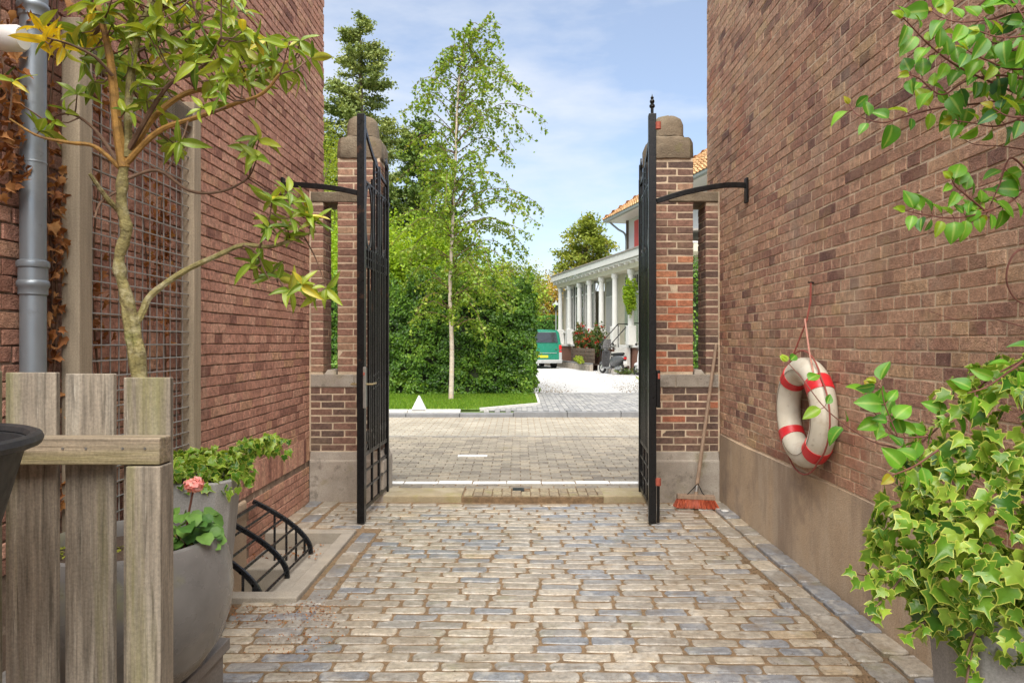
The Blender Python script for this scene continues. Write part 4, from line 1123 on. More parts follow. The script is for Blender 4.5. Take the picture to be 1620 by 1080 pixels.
for _ in range(190):                                # trailing towards the gate
    k = R.random()
    p = V((-1.47 + .10*k + U(-.05, .05), 3.45 + .5*k + U(-.06, .06), .86 + .05*math.sin(k*3) + U(-.05, .05)))
    sm.append((p, V((.3, -.6, .7)).normalized())); sz.append(U(.03, .052))
ivy_thing('planter_ivy', (-1.63, 3.42, .76), 'small leaved variegated ivy growing from the tall grey planter', sm, sz,
          stems=[[(-1.5, 3.5, .80), (-1.44, 3.7, .87), (-1.40, 3.85, .88), (-1.37, 3.97, .86)]])

# geranium in the bowl
ge = empty('geranium', (-1.155, 2.36, .75), 'geranium with one pink flower head in the grey bowl', 'geranium')
LM_GE = [leaf_mesh("geranium_leaf", [(.5*math.cos(2*PI*k/14 - PI/2)*(1+.10*(k % 2)), .5 + .5*math.sin(2*PI*k/14 - PI/2)*(1+.10*(k % 2))) for k in range(14)], U(.1, .4), U(.1, .4), .6) for _ in range(5)]
pl = []
g0 = V((-1.155, 2.36, .752))
for _ in range(75):
    a = U(0, 2*PI); rr = U(.02, .105); z = U(.0, .13)
    p = g0 + V((rr*math.cos(a), rr*math.sin(a), z))
    pl.append((leaf_m(p, V((math.cos(a), math.sin(a), U(-.5, .2))), V((math.cos(a)*.5, -.5, .8)), U(.03, .055), .4), R.randrange(5), R.random(), .002, None))
lay(ge, 'leaf', pl, LM_GE, M['geranium'], 300)
fl = V((-1.115, 2.35, .978))
MB().tube(curve_pts([g0, g0 + V((.015, 0, .12)), fl], 4), .004, 6).build('flower_stem', M['bark_vine'], ge, smooth=True)
for k in range(6):
    q = g0 + V((U(-.06, .06), U(-.06, .06), U(.05, .11)))
    MB().tube([g0 + V((0, 0, -.01)), q], .003, 5).build('stem', M['geranium'], ge)
n = 150
dv_ = RNG.normal(size=(n, 3)); dv_ /= np.linalg.norm(dv_, axis=1)[:, None]
leaf_cloud('flower_head', np.array(fl)[None] + dv_*np.array([[.034, .034, .026]])*RNG.uniform(.6, 1, (n, 1)), RNG.uniform(.014, .024, n), M['petal_pink'], ge, updir=.7, nrm=dv_, aspect=.8)

# ------------------------------------------------------------------ the little rhododendron tree in the bowl
rh = empty('rhododendron_tree', (BX, BY, BZ+.47), 'gnarled rhododendron tree with green and yellow leaves rising from the bowl', 'tree')
D0 = 2.40
def rp_(pts, d0=D0, d1=None):
    d1 = d0 if d1 is None else d1
    return [at(x, y, d0 + (d1-d0)*i/max(1, len(pts)-1)) for i, (x, y) in enumerate(pts)]
def limb(pts, r0, r1, name, mat, n=7, knob=.0):
    c = curve_pts(pts, 5); m = len(c)
    rad = [(r0 + (r1-r0)*i/(m-1)) * (1 + knob*math.sin(i*1.9)*.5 + knob*U(-.5, .5)) for i in range(m)]
    MB().tube(c, rad, n).build(name, mat, rh, smooth=True); return c
BRN = []
base = V((BX+.02, BY+.03, BZ+.455))
limb([base, at(222, 640, D0), at(222, 592, D0), at(218, 545, D0), at(203, 480, D0), at(188, 415, D0), at(200, 365, D0), at(192, 320, D0), at(196, 262, D0)], .024, .017, 'trunk', M['bark_rhodo'], 12, .22)
limb([at(222, 640, D0), at(208, 560, D0-.02), at(199, 505, D0-.02), at(194, 470, D0)], .013, .010, 'stem', M['bark_rhodo'], 7, .2)
main = [
 ([(211, 522), (226, 492), (240, 466), (290, 430), (345, 404), (384, 388), (430, 390), (480, 372), (500, 365)], D0, 2.55, .014, .005, 'bark_rhodo'),
 ([(196, 265), (186, 200), (178, 120), (170, 70), (150, -10)], D0, 2.36, .019, .010, 'bark_orange'),
 ([(202, 250), (204, 160), (212, 85), (232, 20), (262, -40)], D0, 2.5, .016, .009, 'bark_rhodo'),
 ([(197, 262), (240, 190), (290, 150), (340, 138), (390, 120), (440, 104), (466, 92)], D0, 2.62, .012, .004, 'bark_orange'),
 ([(200, 258), (250, 208), (310, 186), (370, 165), (415, 148), (442, 118)], D0, 2.3, .011, .004, 'bark_orange'),
 ([(190, 266), (150, 232), (110, 226), (60, 215), (15, 188)], D0, 2.25, .009, .003, 'bark_orange'),
 ([(186, 256), (150, 205), (110, 180), (70, 190)], D0, 2.5, .007, .003, 'bark_twig'),
 ([(190, 335), (168, 312), (142, 275)], D0, 2.3, .011, .006, 'bark_rhodo'),
 ([(203, 282), (250, 270), (300, 302), (350, 303), (392, 282), (398, 258)], D0, 2.6, .007, .003, 'bark_twig'),
 ([(203, 238), (262, 140), (300, 118), (330, 95), (350, 60)], D0, 2.2, .009, .004, 'bark_twig'),
 ([(178, 120), (150, 90), (110, 70), (80, 62)], 2.36, 2.2, .006, .003, 'bark_twig'),
 ([(212, 85), (260, 60), (300, 40), (340, 22)], 2.45, 2.6, .007, .003, 'bark_twig'),
 ([(232, 20), (270, 10), (320, -10)], 2.48, 2.3, .006, .003, 'bark_twig'),
 ([(384, 388), (405, 400), (425, 440), (440, 440)], 2.48, 2.5, .004, .002, 'bark_twig'),
 ([(410, 392), (425, 350), (430, 320)], 2.5, 2.45, .004, .002, 'bark_twig'),
 ([(480, 372), (500, 410), (515, 452)], 2.55, 2.55, .003, .002, 'bark_twig'),
 ([(190, 300), (160, 320), (150, 345)], D0, 2.3, .005, .003, 'bark_twig'),
]
for pts, d0, d1, r0, r1, mt in main:
    BRN += limb(rp_(pts, d0, d1), r0, r1, 'branch', M[mt], 7, .12)
wh = [(475,65),(492,92),(466,112),(445,115),(420,60),(400,78),(440,86),(395,98),(368,60),(350,92),(340,28),(310,16),(300,62),(330,80),(280,38),(258,16),(290,95),(360,120),(330,128),(300,118),(385,126),(412,122),(350,150),(320,172),(272,88),(243,58),(216,28),(200,62),(226,100),(246,122),(210,108),(182,48),(130,52),(122,150),(106,176),(88,192),(20,130),(62,208),(266,224),(282,236),(255,182),(396,238),(406,252),(430,318),(446,308),(424,346),(460,345),(480,318),(490,342),(497,352),(410,420),(430,432),(440,442),(516,456),(478,450),(455,362),(398,418),(300,-8),(350,-2),(385,20),(245,-20),(180,-10),(140,10),(320,40),(360,25),(410,100),(455,75),(150,130),(205,160),(232,160),(310,100),(265,60),(375,90),(340,110),(120,75),(160,95),(205,0),(225,-12),(270,-5),(290,20),(325,60),(305,75),(385,50),(250,85),(190,90),(215,130),(170,20),(150,40),(240,35),(355,135),(420,95),(190,130)]
yel = [(72, 66, 1), (100, 72, 1), (62, 46, 1), (135, 60, .93), (150, 55, .96), (84, 58, 1)]
pl = []; tw = MB()
def whorl(x, y, yl=None, big=1.0):
    P0 = None
    for tries in range(6):
        dep = U(2.18, 2.66) if x < 395 or y < 200 else U(2.44, 2.6)
        c = at(x, y, dep)
        near = min(BRN, key=lambda b: (b-c).length)
        if (near - c).length < .24: break
    ax = ((c - near).normalized()*.8 + V((.15, -.1, .45)) + rvec()*.35).normalized()
    mid = near.lerp(c, .5) + V((0, 0, -.012))
    MB().tube([near, mid, c], [.0032, .0026, .002], 5).build('twig', M['bark_twig'], rh, smooth=True)
    k = R.randint(4, 6); ph = U(0, 6.28); o1 = ax.orthogonal().normalized(); o2 = ax.cross(o1)
    for i in range(k):
        a = ph + 2*PI*i/k + U(-.6, .6)
        rad = o1*math.cos(a) + o2*math.sin(a)
        d = (rad*1.0 + ax*U(.0, 1.1) + V((0, 0, -.2)) + rvec()*.3).normalized()
        r_ = yl if yl and R.random() < .85 else min(.88, max(.02, R.gauss(.52, .22)))
        if not yl and R.random() < .05: r_ = .93
        s = U(.058, .104)*big
        pl.append((leaf_m(c, d, ax*1.0 + rad*-.2 + V((0, -.3, .3)), s, .9), R.randrange(10), r_, s*s*.35, None))
for x, y in wh: whorl(x, y)
for x, y in R.sample(wh, 45): whorl(x + U(-22, 22), y + U(-18, 18))
for x, y, c_ in yel: whorl(x, y, c_)
lay(rh, 'leaf', pl, LM_RH, M['leaf_rhodo'], 300)

# ------------------------------------------------------------------ ivy in its planter and the vine at the right
vp = empty('right_planter', (1.28, 1.78, 0), 'grey planter almost hidden under the big ivy at the right edge', 'planter')
def sqp(h, z): return sq(h, z, cx=1.30, cy=1.80, rot=math.radians(4))
MB().loft([sqp(.12, 0), sqp(.165, .78), sqp(.150, .783), sqp(.145, .74)]).build('body', M['pot_zinc'], vp, bevel=.006)
MB().loft([sqp(.13, .70), sqp(.142, .755)]).build('soil', M['soil'], vp)
sm = []; sz = []
ell = [((1.36, 1.82, 1.12), (.27, .26, .30), 776), ((1.18, 1.78, .97), (.22, .22, .20), 540), ((1.30, 1.74, .86), (.28, .22, .17), 506), ((1.50, 1.84, 1.28), (.18, .22, .20), 286), ((1.12, 1.83, .90), (.17, .12, .14), 100), ((1.40, 1.70, .72), (.16, .14, .14), 110), ((1.55, 1.7, 1.0), (.22, .22, .36), 387)]
for c, r3, n in ell:
    for _ in range(n):
        d = rvec()
        if d.y > .45: continue
        p = V((c[0]+d.x*r3[0], c[1]+d.y*r3[1], c[2]+d.z*r3[2])) + rvec()*.02
        nn = V((d.x/r3[0], d.y/r3[1], d.z/r3[2])).normalized()
        if p.x > 1.80: continue
        sm.append((p, nn)); sz.append(U(.026, .066))
tips = [[(1.10, 1.75, .98), (1.0, 1.72, .93), (.93, 1.70, .90), (.86, 1.69, .895)], [(1.12, 1.76, .90), (1.02, 1.74, .87), (.94, 1.73, .87), (.855, 1.72, .885)], [(1.1, 1.74, .82), (1.02, 1.72, .76), (.98, 1.71, .74)],
        [(1.3, 1.7, .78), (1.27, 1.66, .68), (1.25, 1.65, .60)], [(1.42, 1.66, .70), (1.40, 1.62, .62), (1.38, 1.61, .56)], [(1.22, 1.7, .86), (1.12, 1.66, .78), (1.08, 1.65, .70)], [(1.15, 1.7, .80), (1.10, 1.66, .70), (1.07, 1.64, .62)], [(1.36, 1.66, .74), (1.33, 1.62, .62), (1.32, 1.61, .54)], [(1.0, 1.74, .90), (.92, 1.70, .84), (.87, 1.69, .80)], [(1.5, 1.66, .72), (1.48, 1.6, .62), (1.46, 1.59, .52)]]
for t_ in tips:
    c = curve_pts(t_, 5)
    for i, p in enumerate(c):
        sm.append((p + rvec()*.016, V((-.3, -.8, .4)).normalized())); sz.append(U(.024, .050))
ivy_thing('trailing_ivy', (1.30, 1.80, .76), 'large mass of yellow edged variegated ivy filling the lower right corner', sm, sz, 300, stems=tips)
# hidden inner stems carry the leaves
vn = empty('climbing_vine', (1.62, 1.5, 0), 'climbing vine with rounded green leaves arching in from the right edge', 'vine')
pl = []
VD = 1.85
def vstem(pts, d0, d1, step=.045, r0=.0035, leaves=True, big=1.0, skip=0.0):
    c = curve_pts([at(x, y, d0 + (d1-d0)*i/max(1, len(pts)-1)) for i, (x, y) in enumerate(pts)], 8)
    m = len(c)
    MB().tube(c, [r0*(1-.6*i/m) for i in range(m)], 6).build('stem', M['bark_vine'], vn, smooth=True)
    if not leaves: return c
    acc = 0; nxt = step*.6
    for a, b in zip(c, c[1:]):
        acc += (b-a).length
        if acc >= nxt:
            nxt += step*U(.8, 1.25)
            d = (b-a).normalized()
            if R.random() < skip: continue
            tipf = acc
            for sgn in (-1, 1):
                if R.random() < .08: continue
                side = (d.cross(V((0, -1, .25)))).normalized()*sgn
                s = U(.036, .07)*big
                ld = (side + d*.45 + V((0, U(-.3, .1), U(-.35, .25)))).normalized()
                pet = b + ld*.012; MB().tube([b, pet], .0012, 4).build('leaf_stalk', M['bark_vine'], vn)
                pl.append((leaf_m(pet, ld, V((U(-.7, .7), -1, U(.1, 1.1))), s, .8), R.randrange(10), min(.9, max(.02, R.gauss(.5, .22))), s*s, None))
    e = c[-1]; d = (c[-1]-c[-2]).normalized()
    for k in range(2):
        s = U(.022, .036); pl.append((leaf_m(e, d + rvec()*.5, V((0, -1, .5)), s, .8), R.randrange(10), U(.86, 1.0), s*s, None))
    return c
vstem([(1700, 190), (1590, 140), (1520, 108), (1475, 76), (1442, 42), (1428, 28)], 1.9, 1.75)
vstem([(1700, 175), (1600, 160), (1540, 165), (1480, 172), (1430, 185), (1395, 194), (1358, 183), (1343, 165)], 1.9, 1.95, .05)
vstem([(1680, 140), (1590, 120), (1530, 128), (1490, 150), (1455, 125), (1438, 118)], 1.88, 1.8)
vstem([(1700, 60), (1620, 20), (1570, 30), (1520, 35), (1490, 28), (1475, 18)], 1.75, 1.8)
vstem([(1700, 110), (1630, 90), (1580, 70), (1545, 65), (1500, 68)], 1.72, 1.9)
vstem([(1690, 90), (1610, 110), (1560, 95), (1530, 80)], 1.8, 1.75)
vstem([(1700, 30), (1650, 50), (1590, 60), (1550, 50)], 1.7, 1.72, big=1.1)
vstem([(1700, 150), (1650, 180), (1600, 185), (1570, 170)], 1.75, 1.78, big=1.05)
vstem([(1690, 200), (1620, 190), (1575, 200), (1540, 195), (1505, 190)], 1.85, 1.85)
vstem([(1690, 120), (1640, 60), (1600, 0), (1560, -30)], 1.7, 1.8, big=1.15)
vstem([(1700, 300), (1640, 290), (1600, 318), (1560, 335), (1510, 345), (1465, 340), (1432, 333)], 1.9, 1.85, .034)
vstem([(1640, 290), (1600, 250), (1580, 295), (1560, 340)], 1.9, 1.88, .08)
vstem([(1640, 240), (1590, 232), (1540, 228), (1518, 214)], 1.9, 2.0, .5, .002)
vstem([(1560, 335), (1530, 310), (1512, 295), (1505, 282)], 1.88, 1.84, .03)
vstem([(1640, 560), (1580, 590), (1540, 620), (1450, 705), (1405, 705), (1365, 690), (1310, 650), (1270, 600), (1245, 572)], 1.72, 2.1, .085, .003)
vstem([(1470, 690), (1420, 690), (1395, 665), (1374, 640), (1376, 618)], 1.8, 1.84, .035, .0025)
vstem([(1420, 690), (1400, 640), (1394, 612), (1386, 605)], 1.8, 1.8, .05, .002)
vstem([(1660, 540), (1600, 585), (1560, 612), (1530, 622)], 1.7, 1.72, .06)
vstem([(1500, 700), (1450, 735), (1410, 752)], 1.75, 1.72, .05)
vstem([(1690, 420), (1615, 395), (1592, 440), (1618, 480), (1690, 470)], 1.9, 1.95, 9, .0035, False)
vstem([(1690, 540), (1575, 505), (1520, 507), (1470, 492)], 2.0, 2.25, 9, .002, False)
# old stem outside the picture that carries the branches
for pts in ([(1.63, 1.55, 0), (1.60, 1.60, .6), (1.62, 1.70, 1.2), (1.58, 1.80, 1.7), (1.55, 1.86, 2.1), (1.6, 1.9, 2.5)], [(1.60, 1.58, .4), (1.54, 1.75, .9), (1.48, 1.72, 1.4), (1.52, 1.8, 1.9)], [(1.62, 1.7, 1.2), (1.46, 1.78, 1.43), (1.4, 1.72, 1.44)]):
    MB().tube(curve_pts(pts, 6), .009, 8).build('old_stem', M['bark_twig'], vn, smooth=True)
lay(vn, 'leaf', pl, LM_VN, M['leaf_vine'], 300)

# ------------------------------------------------------------------ life ring on the right wall
lr = empty('life_ring', (1.80, 4.22, 1.04), 'off white life ring with red bands hanging on the right wall', 'life ring')
RC = V((1.764, 4.20, 1.035)); RR, RT = .260, .078
def ring_p(a, ro=0.0, off=0.0): return RC + V((off, -math.cos(a)*(RR+ro), math.sin(a)*(RR+ro)))
def torus_seg(name, a0, a1, rt, mat, n=40, m=20):
    b = MB(); rings = []
    for i in range(n+1):
        a = a0 + (a1-a0)*i/n; u = V((0, -math.cos(a), math.sin(a))); c = RC + u*RR
        rings.append([c + u*rt*math.cos(2*PI*k/m) + V((1, 0, 0))*rt*.95*math.sin(2*PI*k/m) for k in range(m)])
    return b.loft(rings).build(name, mat, lr, smooth=True)
torus_seg('buoyant_ring', 0, 2*PI*.9999, RT, M['canvas'], 96, 28)
for k in range(4):
    a = math.radians(40 + 90*k); torus_seg('red_band', a-.14, a+.14, RT+.004, M['ring_red'], 10, 28)
for off in (-RT*.985, ):
    MB().tube([ring_p(2*PI*k/72, 0, off) for k in range(72)], .0016, 5, closed=True).build('seam', M['bark_twig'], lr)
pts = []
for k in range(4):
    a0 = math.radians(40 + 90*k)
    for i in range(10):
        u = i/10; a = a0 + u*PI/2
        pts.append(ring_p(a, RT + .012 + .03*math.sin(PI*u), -.02))
MB().tube(pts, .005, 6, closed=True).build('grab_line', M['rope'], lr, smooth=True)
nail = V((1.842, 4.27, 1.835)); knot = V((1.80, 4.26, 1.60))
MB().tube([nail + V((.03, 0, 0)), nail + V((-.03, 0, .004))], .005, 6).build('nail', M['iron'], lr)
MB().tube([nail + V((-.012, .004, 0)), V((1.825, 4.265, 1.72)), knot], .0055, 6).build('rope', M['rope'], lr, smooth=True)
MB().tube([nail + V((-.014, -.006, 0)), V((1.823, 4.255, 1.72)), knot], .0045, 6).build('rope', M['rope'], lr, smooth=True)
e1 = ring_p(math.radians(40+90), RT, -.02); e2 = ring_p(math.radians(40), RT-.01, -.05)
MB().tube([knot, knot.lerp(e1, .5), e1], .005, 6).build('rope', M['rope'], lr, smooth=True)
MB().tube([knot + V((-.012, 0, .01)), knot.lerp(e2, .5) + V((-.01, 0, 0)), e2], .0055, 6).build('rope', M['rope_pink'], lr, smooth=True)

# ------------------------------------------------------------------ broom
br = empty('broom', (1.60, 6.1, 0), 'worn wooden broom with red bristles leaning against the right pier', 'broom')
hb = V((1.565, 6.02, .10)); dirx = V((1, -.12, -.02)).normalized()
def bp_(u, v, w): return hb + dirx*u + V((0, 1, 0))*v + V((0, 0, 1))*w
MB().hexa([bp_(-.165, -.03, -.018), bp_(.165, -.03, -.018), bp_(.165, .03, -.018), bp_(-.165, .03, -.018), bp_(-.16, -.027, .022), bp_(.16, -.027, .022), bp_(.16, .027, .022), bp_(-.16, .027, .022)]).build('head', M['wood_broom'], br, bevel=.005)
b = MB()
for i in range(26):
    for j in range(5):
        u = -.155 + .31*i/25; v = -.024 + .048*j/4
        for q in range(3):
            p0 = bp_(u + U(-.004, .004), v + U(-.004, .004), -.016); p1 = bp_(u*1.18 + U(-.012, .012), v*1.9 - .012 + U(-.012, .012), -.092 + U(-.004, .006))
            p1.z = max(p1.z, .010)
            b.bar(p0, p1, .004, .004, r=R.uniform(.05, 1))
o = b.build('bristles', M['bristle'], br); o["kind"] = "stuff"
topb = V((1.815, 6.262, 1.44)); h0 = hb + V((0, 0, .02))
MB().tube([h0, h0.lerp(topb, .5), topb], [.0175, .0165, .0155], 12).build('handle', M['wood_broom'], br, smooth=True)
for sgn in (-1, 1):
    MB().tube([bp_(sgn*.075, -.005, .02), bp_(sgn*.055, -.005, .04), h0.lerp(topb, .075) + V((0, -.016, 0))], .004, 6).build('brace', M['iron'], br, smooth=True)
MB().tube([h0.lerp(topb, .02), h0.lerp(topb, .06)], .019, 12).build('socket', M['steel'], br, smooth=True)
tag(MB().lathe([(.03, 0), (.033, .006), (.028, .008), (.01, .009)], 20, (1.765, 5.83, .022)).build('saucer', M['pipe_white'], smooth=True), 'small flat white lid lying on the setts beside the broom', 'lid')

# ------------------------------------------------------------------ vegetation across the street
def hedge(name, label, x0, x1, y0, y1, z0, z1, n, size, mat, wob=.12, cat='hedge', shoots=60, topw=.0):
    t = empty(name, ((x0+x1)/2, (y0+y1)/2, z0), label, cat)
    def f(a, b): return wob*(math.sin(a*2.3 + b*1.1) + .9*math.sin(a*5.7 - b*4.1 + 1)*math.sin(b*4.9 + a*1.3) + .7*math.sin(a*9.1 + b*7.3)*math.sin(b*11 - a*3))/1.6
    MB().box(x0+.25, x1-.25, y0+.28, y1-.25, z0-.05, z1-.30).build('shaded_core', M['twigs'], t)  # solid dark box standing in for shaded twigs behind the leaf gaps
    W_, D_, H_ = x1-x0, y1-y0, z1-z0
    ar = np.array([W_*H_*1.3, D_*H_*.5, D_*H_*1.0, W_*D_*.6]); ar = ar/ar.sum()
    pos, nr = [], []
    for _ in range(n):
        k = RNG.choice(4, p=ar); dp = min(.5, abs(R.gauss(0, .10)))
        if k == 0:
            a, b = U(x0, x1), U(z0, z1); o_ = f(a, b); p = (a, y0 - o_ + dp, b); q = (0, -1, .35)
        elif k == 1:
            a, b = U(y0, y1), U(z0, z1); p = (x0 - f(a, b) + dp, a, b); q = (-1, 0, .35)
        elif k == 2:
            a, b = U(y0, y1), U(z0, z1); p = (x1 + f(a, b) - dp, a, b); q = (1, 0, .35)
        else:
            a, b = U(x0, x1), U(y0, y1); p = (a, b, z1 + f(a, b)*2.2 - dp); q = (0, -.2, 1)
        # clump gaps
        if math.sin(p[0]*7.7 + p[2]*5.1) * math.sin(p[2]*8.3 - p[0]*3.7 + p[1]) > .62 and R.random() < .72: continue
        pos.append(p); nr.append(q)
    for _ in range(shoots):
        a = U(x0, x1); h = U(.1, .6); b = U(y0, y1) if R.random() < .3 else y0 + U(-.1, .2); zt = z1 + f(a, b)
        for i in range(14):
            pos.append((a + R.gauss(0, .03) + i*.004, b + R.gauss(0, .03), zt + h*i/14)); nr.append((R.gauss(0, 1), -1, .5))
    pos = np.array(pos); nr = np.array(nr, dtype=float)
    rnd = np.clip(.42 + .22*np.sin(pos[:, 0]*3.1 + pos[:, 2]*2.2)*np.sin(pos[:, 2]*4.3 - pos[:, 0]) + RNG.normal(0, .18, len(pos)), .02, .98)
    leaf_cloud('foliage', pos, RNG.uniform(size*.65, size*1.3, len(pos)), mat, t, updir=.5, nrm=nr, aspect=.55, rnd=rnd)
    return t

hedge('hedge', 'tall dense dark green hedge behind the birch across the street', -7.5, .34, 16.45, 19.4, GR, 2.75, 70000, .085, M['leaf_hedge'], 0.17, shoots=260)
hedge('right_hedge', 'dark green hedge glimpsed through the slot beside the right pier', 3.7, 8.5, 15.6, 17, GR, 3.4, 12000, .09, M['leaf_hedge'], .1, shoots=10)
hedge('clipped_hedge', 'low clipped bright green hedge behind the green van', -1.5, 3.6, 42, 43.5, GR, 3.05, 9000, .13, M['leaf_hedge2'], .05, shoots=0)

def tube_tree(name, label, cat='tree', loc=(0, 0, 0)): return empty(name, loc, label, cat)

# birch, traced as a leaning stem with thin arching branches
bx_, by_ = -1.49, 15.1
bt = tube_tree('birch_tree', 'slender young birch with pale trunk in front of the hedge', 'tree', (bx_, by_, GR))
stem = curve_pts([(bx_, by_, GR-.05), (bx_+.02, by_, 1.3), (bx_-.02, by_, 2.6), (bx_+.03, by_+.03, 4.0), (bx_+.10, by_, 5.4), (bx_+.14, by_-.03, 6.6), (bx_+.22, by_, 7.5), (bx_+.5, by_, 8.2), (bx_+.95, by_, 8.72)], 6)
mm = len(stem)
MB().tube(stem, [.056*(1-.93*(i/(mm-1))**.8) + .003 for i in range(mm)], 10).build('trunk', M['bark_birch'], bt, smooth=True)
lp, ln_ = [], []
brm = MB()
for i in range(150):
    z = 1.75 + 6.65*(i/150)**.9
    k = min(range(mm), key=lambda j: abs(stem[j].z - z)); p0 = stem[k]
    az = U(0, 2*PI)
    w = (2.05 if z < 6.2 else 2.05*(1-(z-6.2)/3.0)) * (.55 + .45*min(1, (z-1.2)/2.0))
    ln = w * U(.5, 1.0)
    if math.cos(az) > .3: ln *= 1.08
    if math.cos(az) < 0: ln *= .72
    d = V((math.cos(az), math.sin(az), 0))
    pts = []
    rise = U(.15, .6)*ln; dr = U(.15, .65)*ln
    for s in range(9):
        u = s/8; pts.append(p0 + d*ln*u + V((0, 0, rise*math.sin(min(1, u*1.25)*PI/2) - dr*max(0, u-.35)**1.6*2.0)) + rvec()*.02)
    brm.tube(pts, [.013*(1-.85*s/8)*(1-.5*z/9)+.0022 for s in range(9)], 5)
    nl = int(70*ln*(1.1 if z < 5 else .72))
    for _ in range(nl):
        u = R.random()**.75; q = min(7, int(u*8)); a = pts[q].lerp(pts[q+1], u*8-q)
        lp.append(a + V((R.gauss(0, .05), R.gauss(0, .05), -abs(R.gauss(0, .085))))); 
    # pendulous twigs
    for _ in range(3):
        u = U(.5, 1); q = min(7, int(u*8)); a = pts[q].lerp(pts[q+1], min(1, u*8-q)); hl = U(.12, .42)
        e = a + V((U(-.08, .08), U(-.08, .08), -hl)); brm.tube([a, e], .002, 3)
        for s in range(int(hl*42)): lp.append(a.lerp(e, R.random()) + rvec()*.03)
for s in range(120):
    u = R.random(); k = int(mm*.80 + u*(mm*.2-1)); lp.append(stem[k] + rvec()*.07)
brm.build('branches', M['bark_twig'], bt, smooth=True)
lp = np.array([tuple(p) for p in lp])
o = leaf_cloud('crown', lp, RNG.uniform(.055, .10, len(lp)), M['leaf_birch'], bt, updir=.1, aspect=.72)

def crown_tree(name, label, X, Y, z0, H, spec, leaf, n, size, bark, trunk_r, clump=.55, trunk_top=.7, cat='tree', aspect=.7, seed=1, nbr=26):
    """spec: list of (cx, cy, cz, rx, ry, rz) ellipsoids, in metres relative to the tree foot"""
    rr = random.Random(seed)
    t = empty(name, (X, Y, z0), label, cat)
    ct = spec[0]; tp_ = V((X + ct[0]*.6, Y + ct[1]*.6, z0 + H*trunk_top))
    st = curve_pts([(X, Y, z0-.1), (X + ct[0]*.1, Y, z0 + H*.25), tp_], 6)
    MB().tube(st, [trunk_r*(1-.75*i/(len(st)-1)) for i in range(len(st))], 9).build('trunk', bark, t, smooth=True)
    br_ = MB(); cl = []
    tot = sum(s[3]*s[4]*s[5] for s in spec)
    nc = max(10, n//70)
    for s in spec:
        for _ in range(int(nc*s[3]*s[4]*s[5]/tot)+2):
            d = V((rr.gauss(0, 1), rr.gauss(0, 1), rr.gauss(0, 1))).normalized() * (rr.random()**.35)
            cl.append(V((X+s[0]+d.x*s[3], Y+s[1]+d.y*s[4], z0+s[2]+d.z*s[5])))
    for c in rr.sample(cl, min(nbr, len(cl))):
        k = rr.uniform(.35, 1); a = st[min(len(st)-1, int(k*(len(st)-1)))]
        m_ = a.lerp(c, .5) + V((0, 0, (c-a).length*.10)); br_.tube(curve_pts([a, m_, c], 4), [trunk_r*.28*(1-.85*i/8)+.004 for i in range(9)], 5)
    br_.build('limbs', bark, t, smooth=True)
    per = n//len(cl); P_ = []; Rn = []
    for c in cl:
        tone = rr.gauss(.5, .13)
        g = RNG.normal(size=(per, 3))*clump*np.array([[.55, .55, .38]]) + np.array(c)[None]
        P_.append(g); Rn.append(np.clip(tone + RNG.normal(0, .15, per), .02, .98))
    leaf_cloud('crown', np.concatenate(P_), RNG.uniform(size*.6, size*1.25, per*len(cl)), leaf, t, updir=.35, aspect=aspect, rnd=np.concatenate(Rn))
    return t

def conifer(name, label, X, Y, H, Rb, leaf, n, size, z0=GR, bare=.12, seed=3, droop=.35, expn=.8, tuft=.45):
    rr = random.Random(seed); t = empty(name, (X, Y, z0), label, 'tree')
    MB().tube([(X, Y, z0-.1), (X, Y, z0+H*.5), (X, Y, z0+H*.97)], [H*.024, H*.015, .02], 9).build('trunk', M['bark_dark'], t, smooth=True)
    br_ = MB(); P_, Rn = [], []
    nb = 190; 
    for i in range(nb):
        u = (i/nb); z = z0 + H*(bare + (1-bare)*u)
        rad = Rb*(1-u)**expn*rr.uniform(.6, 1.08)*(1 + .12*math.sin(u*23)) + .12; az = rr.uniform(0, 2*PI)
        d = V((math.cos(az), math.sin(az), 0)); a = V((X, Y, z)); pts = []
        for s in range(5):
            k = s/4; pts.append(a + d*rad*k + V((0, 0, -droop*rad*k*(1.25-k) + .10*rad*k*k)))
        br_.tube(pts, [.05*(1-.8*s/4)*(1-u)+.01 for s in range(5)], 4)
        m = max(8, int(n/nb*(rad/Rb)*1.9)); tone = rr.gauss(.5, .14)
        k = RNG.random(m)**.6; q = np.clip((k*4).astype(int), 0, 3); pa = np.array([tuple(p) for p in pts])
        g = pa[q]*(1-(k*4-q))[:, None] + pa[q+1]*(k*4-q)[:, None]
        kn = np.round(k*5)/5                          # foliage gathers into tufts along the limb
        g = g + RNG.normal(size=(m, 3))*np.array([[tuft, tuft, tuft*.55]])*(.35+.5*(1-u))*(.5 + .5*np.cos((k-kn)*25))[:, None]
        P_.append(g); Rn.append(np.clip(tone + RNG.normal(0, .15, m), .02, .98))
    br_.build('limbs', M['bark_dark'], t, smooth=True)
    P_ = np.concatenate(P_)
    leaf_cloud('crown', P_, RNG.uniform(size*.6, size*1.3, len(P_)), leaf, t, updir=.25, aspect=.6, rnd=np.concatenate(Rn))
    return t

